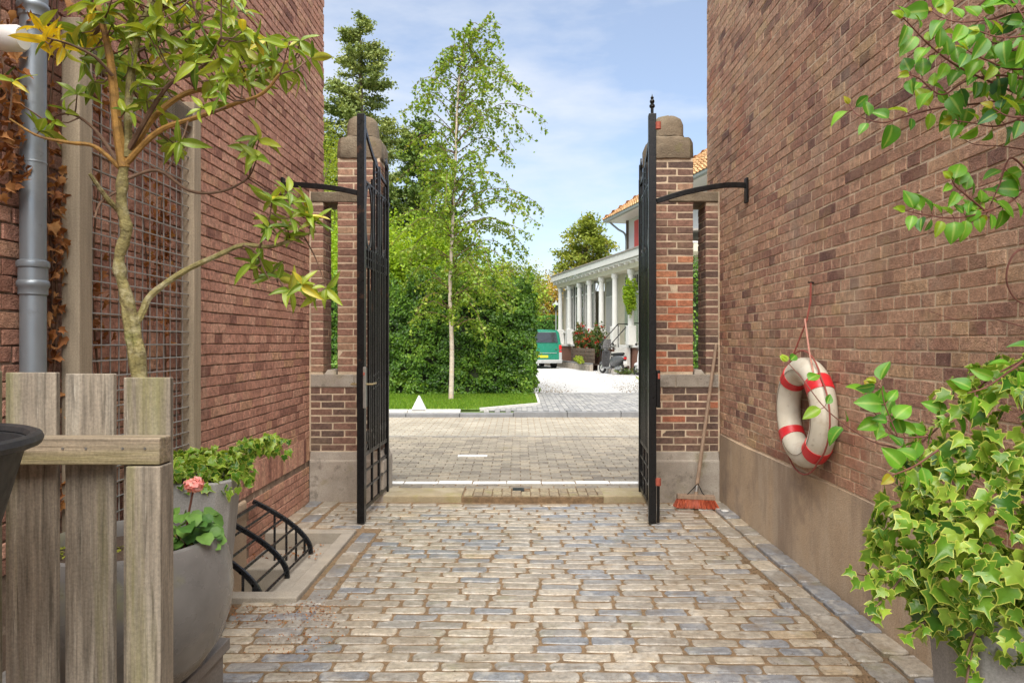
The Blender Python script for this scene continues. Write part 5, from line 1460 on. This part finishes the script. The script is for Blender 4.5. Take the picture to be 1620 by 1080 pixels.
conifer('sequoia_tree', 'tallest conifer, a broad grey green cone behind the left gate pier', -10.4, 45, 22.9, 5.6, M['leaf_sequoia'], 95000, .22, seed=5, expn=.62, tuft=.6)
conifer('conifer_tree', 'smaller dark conifer between the tall conifer and the birch', -5.7, 40, 14.4, 3.6, M['leaf_conifer'], 34000, .22, seed=8, expn=.55)
conifer('dark_conifer', 'dark conifer half hidden behind the left gate leaf', -8.1, 38, 11.5, 3.2, M['leaf_conifer'], 22000, .22, seed=9, expn=.5)
crown_tree('willow_tree', 'light yellow green tree rising between left wall and left pier', -8.6, 30, GR, 11, [(0, 0, 6.3, 1.9, 1.8, 4.4), (1.2, 0, 4.5, 1.6, 1.6, 3.0), (-1.5, 0, 5.0, 2, 2, 3.5)], M['leaf_willow'], 26000, .14, M['bark_dark'], .16, .7, .8, seed=4, aspect=.35)
crown_tree('bright_tree', 'fresh green bushy tree just behind the birch and hedge', -3.2, 19.3, GR, 5.6, [(0.2, 0, 3.4, 1.5, 1.7, 1.5), (1.7, 0, 2.75, 1.4, 1.9, .75), (-1.2, 0, 3.1, 1.2, 1.6, 1.4), (.9, 0, 4.0, .8, .9, .9), (2.9, 0, 2.5, .9, 1.6, .55)], M['leaf_bright'], 36000, .09, M['bark_dark'], .09, .42, .7, seed=6)
crown_tree('garden_tree', 'small lime green tree seen through the bars of the left gate leaf', -5.7, 24, GR, 6.3, [(0, 0, 3.6, 1.8, 1.5, 2.2), (1.4, 0, 3.0, 1.2, 1.2, 1.6)], M['leaf_bright'], 18000, .10, M['bark_dark'], .09, .5, .7, seed=16)
crown_tree('maple_tree', 'olive green maple standing behind the veranda roof', 6.1, 62, GR, 13.4, [(0, 0, 9.4, 2.3, 2.0, 3.2), (-1.5, 0, 8.2, 1.4, 1.5, 2.2), (1.5, 0, 8.6, 1.3, 1.4, 2.3), (.1, 0, 11.8, 1.1, 1.1, 1.4)], M['leaf_maple'], 9500, .30, M['bark_dark'], .2, .62, .75, seed=12)
crown_tree('autumn_tree', 'yellow autumn tree above the low clipped hedge', 2.4, 50, GR, 6.8, [(0, 0, 4.2, 1.9, 1.5, 2.0), (1.4, 0, 3.7, 1.2, 1.2, 1.6), (-1.6, 0, 3.8, 1.4, 1.2, 1.6)], M['leaf_autumn'], 11000, .17, M['bark_dark'], .11, .55, .7, seed=13)
crown_tree('amber_tree', 'amber and green tree at the right end of the big hedge', .6, 44, GR, 7.0, [(0, 0, 4.4, 1.5, 1.4, 1.8), (-1.5, 0, 4.6, 1.3, 1.2, 1.9)], M['leaf_maple'], 8000, .17, M['bark_dark'], .1, .55, .7, seed=14)
# trees further off close the view
for i, (x, y, h, lf, lab) in enumerate(((-16, 60, 13, 'leaf_hedge2', 'far broad green tree at the left behind the conifers'), (-3.5, 66, 9, 'leaf_bright', 'far light green tree low behind the birch'), (12, 75, 8, 'leaf_maple', 'far olive tree behind the house'))):
    crown_tree('far_tree', lab, x, y, GR, h, [(0, 0, h*.55, h*.32, h*.3, h*.4), (h*.25, 0, h*.42, h*.25, h*.25, h*.3), (-h*.25, 0, h*.42, h*.25, h*.25, h*.3)], M[lf], 8000, .3, M['bark_dark'], .2, 1.0, .7, seed=30+i)

# ------------------------------------------------------------------ small white marker on the kerb
mk = empty('marker_cone', (-1.86, 12.80, GR+.012), 'white concrete pyramid marker standing on the kerb before the lawn', 'marker')
c = V((-1.86, 12.80, GR+.014)); h = .135
MB().hexa([c + V((-h, -h*.55, 0)), c + V((h, -h*.55, 0)), c + V((h, h*.55, 0)), c + V((-h, h*.55, 0)), c + V((-.022, -.02, .24)), c + V((.022, -.02, .24)), c + V((.022, .02, .24)), c + V((-.022, .02, .24))]).build('body', M['stone_cone'], mk, bevel=.01)
MB().hexa([c + V((-.024, -.022, .235)), c + V((.024, -.022, .235)), c + V((.024, .022, .235)), c + V((-.024, .022, .235)), c + V((-.012, -.012, .262)), c + V((.012, -.012, .262)), c + V((.012, .012, .262)), c + V((-.012, .012, .262))]).build('top', M['stone_cone'], mk)

# ------------------------------------------------------------------ green van, seen from the back
vx, vy = 1.15, 32.2
vn_ = empty('van', (vx, vy, GR), 'green van with grey bumper parked tail towards the gate', 'van', rz=math.radians(11))
def vring(y, sc=1.0, top=1.84, lean=0.0):
    hw = .93*sc
    pts = [(-hw*.93, .30), (-hw*1.0, .50), (-hw*1.0, 1.02), (-hw*.985, 1.16), (-hw*.90, top-.16), (-hw*.85, top-.06), (-hw*.74, top-.005), (0, top+.02), (hw*.74, top-.005), (hw*.85, top-.06), (hw*.90, top-.16), (hw*.985, 1.16), (hw*1.0, 1.02), (hw*1.0, .50), (hw*.93, .30)]
    return [(x, y + lean*max(0, z-1.0), z) for x, z in pts]
MB().loft([vring(.02, .97, 1.80, .10), vring(.07, .995, 1.83, .09), vring(.25, 1, 1.84, .05), vring(2.9, 1, 1.84), vring(3.3, .99, 1.78)]).build('body', M['van_green'], vn_, True, smooth=True)
MB().loft([[(x*.98, 3.3 + .95*(1-max(0, z-1.05)/1.2) if z > 1.0 else 4.4, z) for x, _, z in vring(0, .99, 1.76)], [(x*.9, 3.31 if z > 1.1 else 4.55, min(z, 1.0)) for x, _, z in vring(0, .98, 1.76)]]).build('front', M['van_green'], vn_, True, smooth=True)
y_ = -.002
def vq(x0, x1, z0, z1, t0, t1, off, th, ln=.10):
    f = lambda z: .02 + ln*max(0, z-1.0) - off
    return [(x0, f(z0), z0), (x1, f(z0), z0), (x1, f(z0)+th, z0), (x0, f(z0)+th, z0), (x0+t0, f(z1), z1), (x1-t1, f(z1), z1), (x1-t1, f(z1)+th, z1), (x0+t0, f(z1)+th, z1)]
tg = MB().hexa(vq(-.78, .78, .44, 1.76, .12, .12, .012, .03)).build('tailgate', M['van_green'], vn_, True, bevel=.012)
gl = MB().hexa(vq(-.745, .745, 1.24, 1.72, .085, .085, .020, .01)).build('rear_window', M['glass_van'], vn_, True, bevel=.004)
MB().tube([(-.2, -.02, 1.27), (.1, -.012, 1.36), (.42, .0, 1.50)], .007, 5).build('wiper', M['tyre'], vn_, True)
MB().hexa(vq(-.68, .68, .735, .755, .0, .0, .022, .02)).build('tailgate_crease', M['bumper'], vn_, True)
pb = MB().hexa(vq(-.40, .40, .50, .68, .01, .01, .016, .01)).build('plate_recess', M['van_green'], vn_, True)
np_ = MB().hexa(vq(-.26, .26, .525, .635, 0, 0, .03, .012)).build('number_plate', M['plate'], vn_, True, bevel=.004)
MB().hexa(vq(.60, .70, .90, .945, 0, 0, .018, .008)).build('badge', M['chrome'], vn_, True)
for s in (-1, 1):
    lm = MB().hexa(vq(min(s*.80, s*.93), max(s*.80, s*.93), .78, 1.12, 0, 0, .012, .10)).build('tail_light', M['tail_red'], vn_, True, bevel=.012)
    MB().hexa(vq(min(s*.80, s*.93), max(s*.80, s*.93), .86, .91, 0, 0, .018, .10)).build('reversing_lamp', M['chrome'], vn_, True)
    MB().hexa(vq(min(s*.80, s*.935), max(s*.80, s*.935), .42, .775, 0, 0, .01, .10)).build('bumper_corner', M['bumper'], vn_, True, bevel=.01)
    for yy in (.95, 3.55):
        w = MB().tube([(s*.66, yy, .32), (s*.66+s*.21, yy, .32)], .32, 26).build('wheel', M['tyre'], vn_, True, smooth=True)
        MB().tube([(s*.875, yy, .32), (s*.885, yy, .32)], .19, 20).build('rim', M['chrome'], w, True)
MB().hexa([(-.94, -.06, .26), (.94, -.06, .26), (.94, .2, .26), (-.94, .2, .26), (-.95, -.08, .43), (.95, -.08, .43), (.95, .2, .43), (-.95, .2, .43)]).build('bumper', M['bumper'], vn_, True, bevel=.03)
MB().tube([(-.05, -.1, .36), (-.05, -.16, .36), (-.05, -.17, .40)], .02, 8).build('tow_ball', M['chrome'], vn_, True, smooth=True)

# ------------------------------------------------------------------ scooters
def scooter(label, loc, rz, paint, trim, group):
    t = empty('scooter', loc, label, 'scooter', group, rz)
    def whl(x):
        w = MB()
        pts = [(x + .175*math.cos(2*PI*k/28), 0, .225 + .175*math.sin(2*PI*k/28)) for k in range(28)]
        w.tube(pts, .05, 8, closed=True)
        o = w.build('wheel', M['tyre'], t, True, smooth=True)
        MB().tube([(x, -.03, .225), (x, .03, .225)], .13, 20).build('rim', M['chrome'], o, True, smooth=True)
        MB().tube([(x, -.045, .225), (x, .045, .225)], .035, 12).build('hub', M['tyre'], o, True, smooth=True)
    whl(.62); whl(-.60)
    def ring(x, hw, z0, z1, n=16, p=2.6):
        out = []
        for k in range(n):
            a = 2*PI*k/n; c, s = math.cos(a), math.sin(a); f = (abs(c)**p + abs(s)**p)**(-1/p)
            out.append((x, hw*c*f, (z0+z1)/2 + (z1-z0)/2*s*f))
        return out
    MB().loft([ring(-.02, .12, .30, .60), ring(-.15, .19, .28, .72), ring(-.40, .225, .30, .76), ring(-.65, .20, .42, .76), ring(-.82, .13, .55, .74), ring(-.88, .06, .60, .71)]).build('rear_body', paint, t, True, smooth=True)
    MB().loft([ring(.50, .15, .20, .27), ring(.1, .17, .19, .27), ring(-.1, .16, .22, .34)]).build('footboard', trim, t, True, smooth=True)
    sh = []
    for i in range(7):
        u = i/6; x = .46 + .0*u - .05*u; z = .24 + .70*u; hw = .20 - .06*abs(u-.55)*1.4
        sh.append([(x + .05 + .04*math.sin(PI*u), -hw*.35, z), (x - .02, -hw, z), (x - .05, -hw, z), (x, 0, z), (x - .05, hw, z), (x - .02, hw, z), (x + .05 + .04*math.sin(PI*u), hw*.35, z)])
    MB().loft(sh).build('leg_shield', paint, t, True, smooth=True)
    MB().loft([ring(.46, .055, .70, .98), ring(.40, .10, .86, 1.02), ring(.34, .06, .88, .99)]).build('headset', paint, t, True, smooth=True)
    MB().loft([ring(.80, .03, .36, .40), ring(.74, .07, .33, .46), ring(.62, .085, .36, .50), ring(.50, .07, .32, .46)]).build('front_mudguard', paint, t, True, smooth=True)
    MB().tube([(.62, 0, .225), (.52, 0, .50), (.42, 0, .90)], .022, 10).build('fork', M['chrome'], t, True, smooth=True)
    MB().tube(curve_pts([(.28, -.34, .99), (.36, -.18, 1.0), (.40, 0, .98), (.36, .18, 1.0), (.28, .34, .99)], 4), .014, 8).build('handlebar', M['chrome'], t, True, smooth=True)
    for s in (-1, 1):
        MB().tube([(.31, s*.25, 1.0), (.24, s*.37, .985)], .019, 10).build('grip', M['black_seat'], t, True, smooth=True)
        m_ = MB().tube([(.36, s*.20, 1.0), (.33, s*.30, 1.16)], .006, 6).build('mirror_arm', M['chrome'], t, True)
        MB().tube([(.325, s*.31, 1.18), (.345, s*.31, 1.18)], .05, 14).build('mirror', M['black_seat'], m_, True, smooth=True)
    MB().loft([[(.42, -.15, 1.02), (.42, .15, 1.02), (.412, .15, 1.02), (.412, -.15, 1.02)], [(.33, -.19, 1.22), (.33, .19, 1.22), (.322, .19, 1.22), (.322, -.19, 1.22)], [(.24, -.13, 1.38), (.24, .13, 1.38), (.232, .13, 1.38), (.232, -.13, 1.38)]]).build('windscreen', M['scooter_silver'], t, True)
    MB().loft([ring(-.05, .07, .73, .77), ring(-.15, .13, .72, .83), ring(-.42, .14, .74, .85), ring(-.70, .12, .75, .87), ring(-.78, .06, .77, .84)]).build('seat', M['black_seat'], t, True, smooth=True)
    MB().loft([ring(-.84, .075, .585, .70), ring(-.905, .06, .60, .685)]).build('tail_light', M['tail_red'], t, True, smooth=True)
    MB().box(-.90, -.885, -.085, .085, .40, .53).build('number_plate', M['pipe_white'], t, True, bevel=.004)
    MB().box(-.885, -.80, -.04, .04, .42, .60).build('plate_holder', M['tyre'], t, True)
    MB().loft([ring(-.30, .08, .16, .34), ring(-.50, .10, .14, .36), ring(-.66, .06, .18, .30)]).build('engine', M['scooter_silver'], t, True, smooth=True)
    MB().tube([(-.35, -.14, .20), (-.55, -.16, .22), (-.88, -.16, .30)], [.03, .05, .055], 12).build('exhaust', M['chrome'], t, True, smooth=True)
    MB().tube([(-.05, .05, .22), (-.08, .15, .01)], .012, 8).build('kickstand', M['tyre'], t, True)
    return t
scooter('dark grey scooter with red tail lamp parked at the gravel edge', (3.72, 27.2, GR-.0), math.radians(118), M['scooter'], M['scooter_silver'], 'parked scooters')
scooter('white scooter partly hidden behind the right gate leaf', (4.88, 25.6, GR-.0), math.radians(120), M['scooter_white'], M['black_seat'], 'parked scooters')

# ------------------------------------------------------------------ the house with the veranda (local x runs along the front towards the viewer, y into the house)
HA = math.atan2(-.975, .223)
hs = empty('veranda_house', (2.39, 38.0, GR), 'white house with columned veranda and orange tiled roof behind the drive', 'house', rz=HA)
PW, PC = M['paint_white'], M['paint_cream']
Z0 = -GR
def H(name, x0, x1, y0, y1, z0, z1, mat, bev=.0, parent=None):
    return MB().box(x0, x1, y0, y1, z0-GR, z1-GR).build(name, mat, parent or hs, True, bevel=bev)
cols = [.12, 1.78, 3.5, 5.07, 6.76, 8.48, 10.3, 12.2, 14.1]
FL = 1.22
base_mat = piece_mat('house plinth brick', [(0, (.20, .10, .07)), (1, (.33, .19, .13))])
H('plinth', 0, 16, 0.02, 3, .1, FL, base_mat)
# plinth faced in real courses where it shows
H('floor_edge', -.05, 16, -.06, 1.5, FL, FL+.10, PW, .01)
# back wall of the veranda / porch
H('wall', 0, 5.05, 2.6, 2.9, FL, 4.6, PC); H('wall', 5.05, 16, .7, 1.0, FL, 4.6, PC)
H('wall', -.05, .05, .12, 2.6, FL+.1, 4.3, PC)
for i, cx in enumerate(cols):
    if False:
        o = H('column', cx-.13, cx+.13, -.10, .13, FL+.1, 4.42, PW, .02)
        H('column_base', cx-.17, cx+.17, -.14, .16, FL+.1, FL+.95, PW, .02, None)
    else:
        o = MB().lathe([(.17, 0), (.17, .10), (.135, .14), (.125, .9), (.115, 2.6), (.105, 2.72), (.15, 2.78), (.15, 2.95)], 20, (cx, -.08, FL+.10+.14-GR)).build('column', PW, hs, True, smooth=True)
        H('column_base', cx-.17, cx+.17, -.25, .09, FL+.1, FL+.90, PW, .02)
for a, b in zip(cols[:3], cols[1:4]):                     # three glazed bays
    w = H('window', a+.14, b-.14, .22, .28, 2.02, 4.40, M['glass'])
    H('sill', a+.135, b-.135, .0, .32, 1.93, 2.02, PW, .01, w); H('panel', a+.135, b-.135, .12, .30, FL+.1, 1.93, PW, .01, w)
    H('transom', a+.14, b-.14, .18, .29, 3.80, 3.89, PW, .006, w); H('head', a+.14, b-.14, .18, .29, 4.32, 4.42, PW, .006, w)
    H('frame', a+.14, a+.21, .19, .285, 2.03, 4.31, PW, .004, w); H('frame', b-.21, b-.14, .19, .285, 2.03, 4.31, PW, .004, w)
    for k in (1, 2):
        x = a+.14 + (b-a-.28)*k/3; H('glazing_bar', x-.02, x+.02, .19, .285, 3.89, 4.32, PW, .0, w)
# porch bay: window with grey blind, then door with green blind
def blind(x0, x1, y, z0, z1, mat, name):
    w = H(name, x0-.08, x1+.08, y-.04, y+.02, z0-.08, z1+.9, PW, .01)
    z = z0
    while z < z1:
        H('slat', x0, x1, y-.075, y-.045, z, min(z+.088, z1), mat, .0, w); z += .10
    g = H('transom_light', x0, x1, y-.055, y-.041, z1+.08, z1+.78, M['glass'], 0, w)
    for k in range(1, 9):
        x = x0 + (x1-x0)*k/9; H('grille_bar', x-.012, x+.012, y-.075, y-.058, z1+.08, z1+.78, PW, 0, w)
blind(5.45, 6.55, .70, FL+.75, 3.55, M['paint_greyblind'], 'window')
blind(7.85, 9.3, .70, FL+.25, 3.55, M['paint_green'], 'door')
blind(10.9, 12.0, .70, FL+.75, 3.55, M['paint_greyblind'], 'window')
# entablature, eave, roof
H('beam', -.1, 16, -.22, .32, 4.42, 4.68, PC, .01)
H('fascia', -.25, 16, -.50, -.42, 4.78, 5.06, PW, .01); H('fascia', -.33, -.25, -.50, 3, 4.78, 5.06, PW, .01)
H('soffit', -.25, 16, -.42, 1.3, 4.70, 4.76, PW)
k = -.2
while k < 14:
    H('rafter_end', k, k+.09, -.41, -.10, 4.60, 4.70, PW); k += .62
MB().hexa([(-.36, -.54, 5.061-GR), (16, -.54, 5.061-GR), (16, 3.0, 5.55-GR), (-.36, 3.0, 5.55-GR), (-.36, -.54, 5.12-GR), (16, -.54, 5.12-GR), (16, 3.0, 5.62-GR), (-.36, 3.0, 5.62-GR)]).build('veranda_roof', M['zinc_roof'], hs, True)
# upper storey
H('upper_wall', 3.6, 16, 2.5, 12, 4.4, 7.75, M['plaster'])
H('corner_post', 3.52, 3.70, 2.42, 2.6, 5.5, 7.7, M['bark_dark'])
sh = H('upper_window', 5.3, 6.5, 2.44, 2.52, 6.0, 7.4, M['glass'], .01)
H('shutter', 4.70, 5.28, 2.38, 2.44, 5.95, 7.45, M['red_shutter'], .012); H('shutter', 6.52, 7.1, 2.38, 2.44, 5.95, 7.45, M['red_shutter'], .012)
H('window_frame', 5.3, 6.5, 2.41, 2.45, 5.92, 6.0, PW, 0, sh); H('window_frame', 5.86, 5.94, 2.41, 2.45, 6.0, 7.4, PW, 0, sh)
ev = 7.78
H('upper_soffit', 2.75, 17, 1.65, 12.8, ev-.12, ev-.04, PW)
H('gutter', 2.62, 17, 1.50, 1.66, ev-.10, ev+.04, M['gutter'], .02); H('gutter', 2.60, 2.74, 1.66, 12.9, ev-.10, ev+.04, M['gutter'], .02)
MB().tube(curve_pts([(3.0, 1.7, ev-.1-GR), (3.2, 2.1, ev-.5-GR), (3.58, 2.38, ev-.9-GR), (3.58, 2.38, 5.7-GR)], 5), .05, 10).build('downpipe', M['gutter'], hs, True, smooth=True)
# hip roof of real overlapping tiles on the two slopes that face the drive
rz0, rz1 = ev-GR-.02, 11.4-GR
A = V((2.62, 1.52, rz0)); Bq = V((17, 1.52, rz0)); Cq = V((17, 6.6, rz1)); Dq = V((6.6, 6.6, rz1)); E = V((2.62, 12.9, rz0)); F_ = V((6.6, 8.0, rz1))
rf = MB().add([A, Bq, Cq, Dq, E, F_, V((17, 12.9, rz0))], [(0, 1, 2, 3), (0, 3, 5, 4), (4, 5, 2, 6), (3, 2, 5)]).build('roof', M['tile'], hs, True)
def tiles(P0, P1, P2, P3, cw=.26, chh=.30):
    """tiles over the slope P0-P1 (eave) to P3-P2 (ridge)"""
    out = MB(); up_l = ((P3-P0).length + (P2-P1).length)/2; nr = int(((P3+P2)/2 - (P0+P1)/2).length/chh)
    nrm = (P1-P0).cross(P3-P0).normalized()
    for j in range(nr):
        u0, u1 = j/nr, (j+1.25)/nr
        a0, b0 = P0.lerp(P3, u0), P1.lerp(P2, u0); a1, b1 = P0.lerp(P3, min(1, u1)), P1.lerp(P2, min(1, u1))
        L0 = (b0-a0).length; m_ = max(1, int(L0/cw)); dx = (b0-a0).normalized()
        up = ((a1+b1)/2 - (a0+b0)/2); up = up - dx*up.dot(dx)
        for i in range(m_):
            x0 = a0 + dx*(L0*i/m_); w = L0/m_
            e = [(0, .02), (.25, .055), (.5, .07), (.75, .055), (1, .02)]
            vs = [x0 + dx*w*p + nrm*(h+.05) for p, h in e] + [x0 + dx*w*p + up + nrm*(h+.0) for p, h in e]
            out.add(vs, [(k, k+1, k+6, k+5) for k in range(4)] + [(4, 3, 2, 1, 0)], R.uniform(.01, 1))
    return out
tl = tiles(A, Bq, Cq, Dq).build('tile_course', M['tile'], rf, True); tl["kind"] = "stuff"
tl = tiles(E, A, Dq, F_).build('tile_course', M['tile'], rf, True); tl["kind"] = "stuff"
MB().tube([A + V((0, 0, .05)), Dq + V((0, 0, .08))], .11, 8).build('hip_ridge', M['tile'], rf, True, smooth=True)
MB().tube([Dq + V((0, 0, .08)), Cq + V((0, 0, .08))], .11, 8).build('ridge', M['tile'], rf, True, smooth=True)
MB().lathe([(.13, 0), (.14, .2), (.10, .25), (.09, .7), (.13, .75), (.13, .85), (.05, .9)], 14, tuple(Dq + V((0, 0, .1)))).build('finial', M['tile'], rf, True, smooth=True)
# porch steps and hand rails
for k in range(5):
    H('step', 8.9, 10.2, -.26-.19*k, -.06-.19*k, .10, FL - .19*k, M['kerb_light'], .01)
def rail(x):
    p0 = V((x, -.1, FL+1.0-GR)); p1 = V((x, -.95, .45+.85-GR))
    t_ = MB().tube([p0 + V((0, .5, 0)), p0, p1], .022, 8).build('hand_rail', M['iron'], hs, True, smooth=True)
    MB().tube([(x, -.1, FL-GR-.1), p0], .018, 6).build('rail_post', M['iron'], hs, True)
    MB().tube([(x, -.9, .1-GR), p1 + V((0, .05, .02))], .018, 6).build('rail_post', M['iron'], hs, True)
rail(8.92); rail(10.18)

# garden bed before the veranda: low wall, board fence, roses
bw = empty('bed_wall', (2.9, 33, GR), 'low concrete edging wall of the rose bed beside the van', 'wall')
Hm = Matrix.Translation((2.39, 38, 0)) @ Matrix.Rotation(HA, 4, 'Z')
def hp(x, y, z): return Hm @ V((x, y, z))
for a in range(10):
    x0, x1 = .2 + a*.8, .2 + a*.8 + .79
    vs = [hp(x0, -1.12, 0), hp(x1, -1.12, 0), hp(x1, -.97, 0), hp(x0, -.97, 0), hp(x0, -1.12, .46), hp(x1, -1.12, .46), hp(x1, -.97, .46), hp(x0, -.97, .46)]
    MB().hexa(vs).build('block', M['concrete'], bw, bevel=.02)
    vs = [p + V((0, 0, .505 if i > 3 else .505)) if False else V((p.x, p.y, .465 if i < 4 else .52)) for i, p in enumerate(vs)]
    MB().hexa(vs).build('coping', M['kerb'], bw, bevel=.01)
bs_ = MB().add([hp(0, -.97, .44), hp(8.1, -.97, .44), hp(8.1, -.05, .44), hp(0, -.05, .44)], [(0, 1, 2, 3)]).build('flower_bed', M['soil']); bs_["kind"] = "structure"
bf = empty('board_fence', tuple(hp(3.5, -.84, .48)), 'low dark board fence behind the roses under the veranda', 'fence')
for a in range(3):
    for k in range(4):
        x0 = 4.6 + a*1.15; vs = [hp(x0, -.86, .50+k*.17), hp(x0+1.05, -.86, .50+k*.17), hp(x0+1.05, -.82, .50+k*.17), hp(x0, -.82, .50+k*.17)]
        MB().hexa(vs + [v + V((0, 0, .15)) for v in vs]).build('board', M['bark_dark'], bf)
    MB().bar(hp(x0-.05, -.80, .45), hp(x0-.05, -.80, 1.2), .08, .08).build('post', M['wood_grey'], bf)
def bush(name, label, cat, c, r3, n, size, leaf, flowers=0, seed=1):
    t = empty(name, (c[0], c[1], c[2]-r3[2]), label, cat)
    st = MB()
    for k in range(7):
        st.tube([(c[0]+U(-.1, .1), c[1]+U(-.1, .1), c[2]-r3[2]), (c[0]+U(-.5, .5)*r3[0], c[1]+U(-.5, .5)*r3[1], c[2]+U(0, .5)*r3[2])], .012, 5)
    st.build('stems', M['bark_twig'], t)
    d = RNG.normal(size=(n, 3)); d /= np.linalg.norm(d, axis=1)[:, None]; d *= (RNG.random((n, 1))**.4)
    p = d*np.array([r3]) * (1 + .2*np.sin(d[:, :1]*7 + d[:, 2:3]*5)) + np.array([c])
    leaf_cloud('foliage', p, RNG.uniform(size*.6, size*1.3, n), leaf, t, updir=.3)
    if flowers:
        P_ = []
        for _ in range(flowers):
            q = rvec(); q.y = -abs(q.y); q = V((q.x*r3[0], q.y*r3[1], q.z*r3[2]))*U(.75, 1.05) + V(c)
            P_.append(np.array(q)[None] + RNG.normal(0, .035, (9, 3)))
        o = leaf_cloud('flowers', np.concatenate(P_), .075, M['petal_red'], t, updir=.2, aspect=.9, kind='stuff')
    return t
p = hp(4.9, -.5, 1.55); bush('rose_bush', 'red rose bush right beside the green van', 'rose bush', tuple(p), (.33, .65, .85), 2200, .10, M['leaf_rose'], 26)
p = hp(6.2, -.5, 1.45); bush('rose_bush', 'red rose bush in the middle of the bed before the veranda', 'rose bush', tuple(p), (.3, .6, .55), 1500, .10, M['leaf_rose'], 22)
p = hp(7.5, -.5, 1.60); bush('rose_bush', 'brownish rose bush with few flowers beside the porch steps', 'rose bush', tuple(p), (.33, .5, .75), 1600, .10, M['leaf_rose'], 7)
p = hp(6.2, -1.0, .62); bush('ground_plants', 'low yellow green plants along the edge of the rose bed', 'plants', tuple(p), (.15, 1.9, .17), 2000, .09, M['leaf_willow'])
p = hp(10.75, -.3, 3.3); bush('climber', 'bright green climber on the porch beside the right gate leaf', 'climber', tuple(p), (.28, .35, .75), 1500, .12, M['leaf_bright'])
bush('weeds', 'tuft of weeds on the gravel beside the right gate leaf', 'weeds', (4.15, 21.0, GR+.14), (.5, .5, .16), 800, .08, M['leaf_willow'])
bush('shrub', 'low grey green weeds at the foot of the scooters', 'weeds', (4.2, 26.6, GR+.12), (.45, .4, .14), 500, .08, M['leaf_rose'])

# garden lamp
lp_ = empty('garden_lamp', (2.28, 41.4, GR), 'small garden lamp on a post before the clipped hedge', 'lamp')
lx, ly = 2.28, 41.4
MB().tube([(lx, ly, GR), (lx, ly, 3.35)], .035, 8).build('post', M['gutter'], lp_, smooth=True)
MB().lathe([(.10, 0), (.16, .28), (.16, .30)], 12, (lx, ly, 3.35)).build('lantern', M['glass'], lp_)
MB().lathe([(.26, 0), (.20, .08), (.05, .20), (.02, .26)], 16, (lx, ly, 3.66)).build('hood', M['gutter'], lp_, smooth=True)
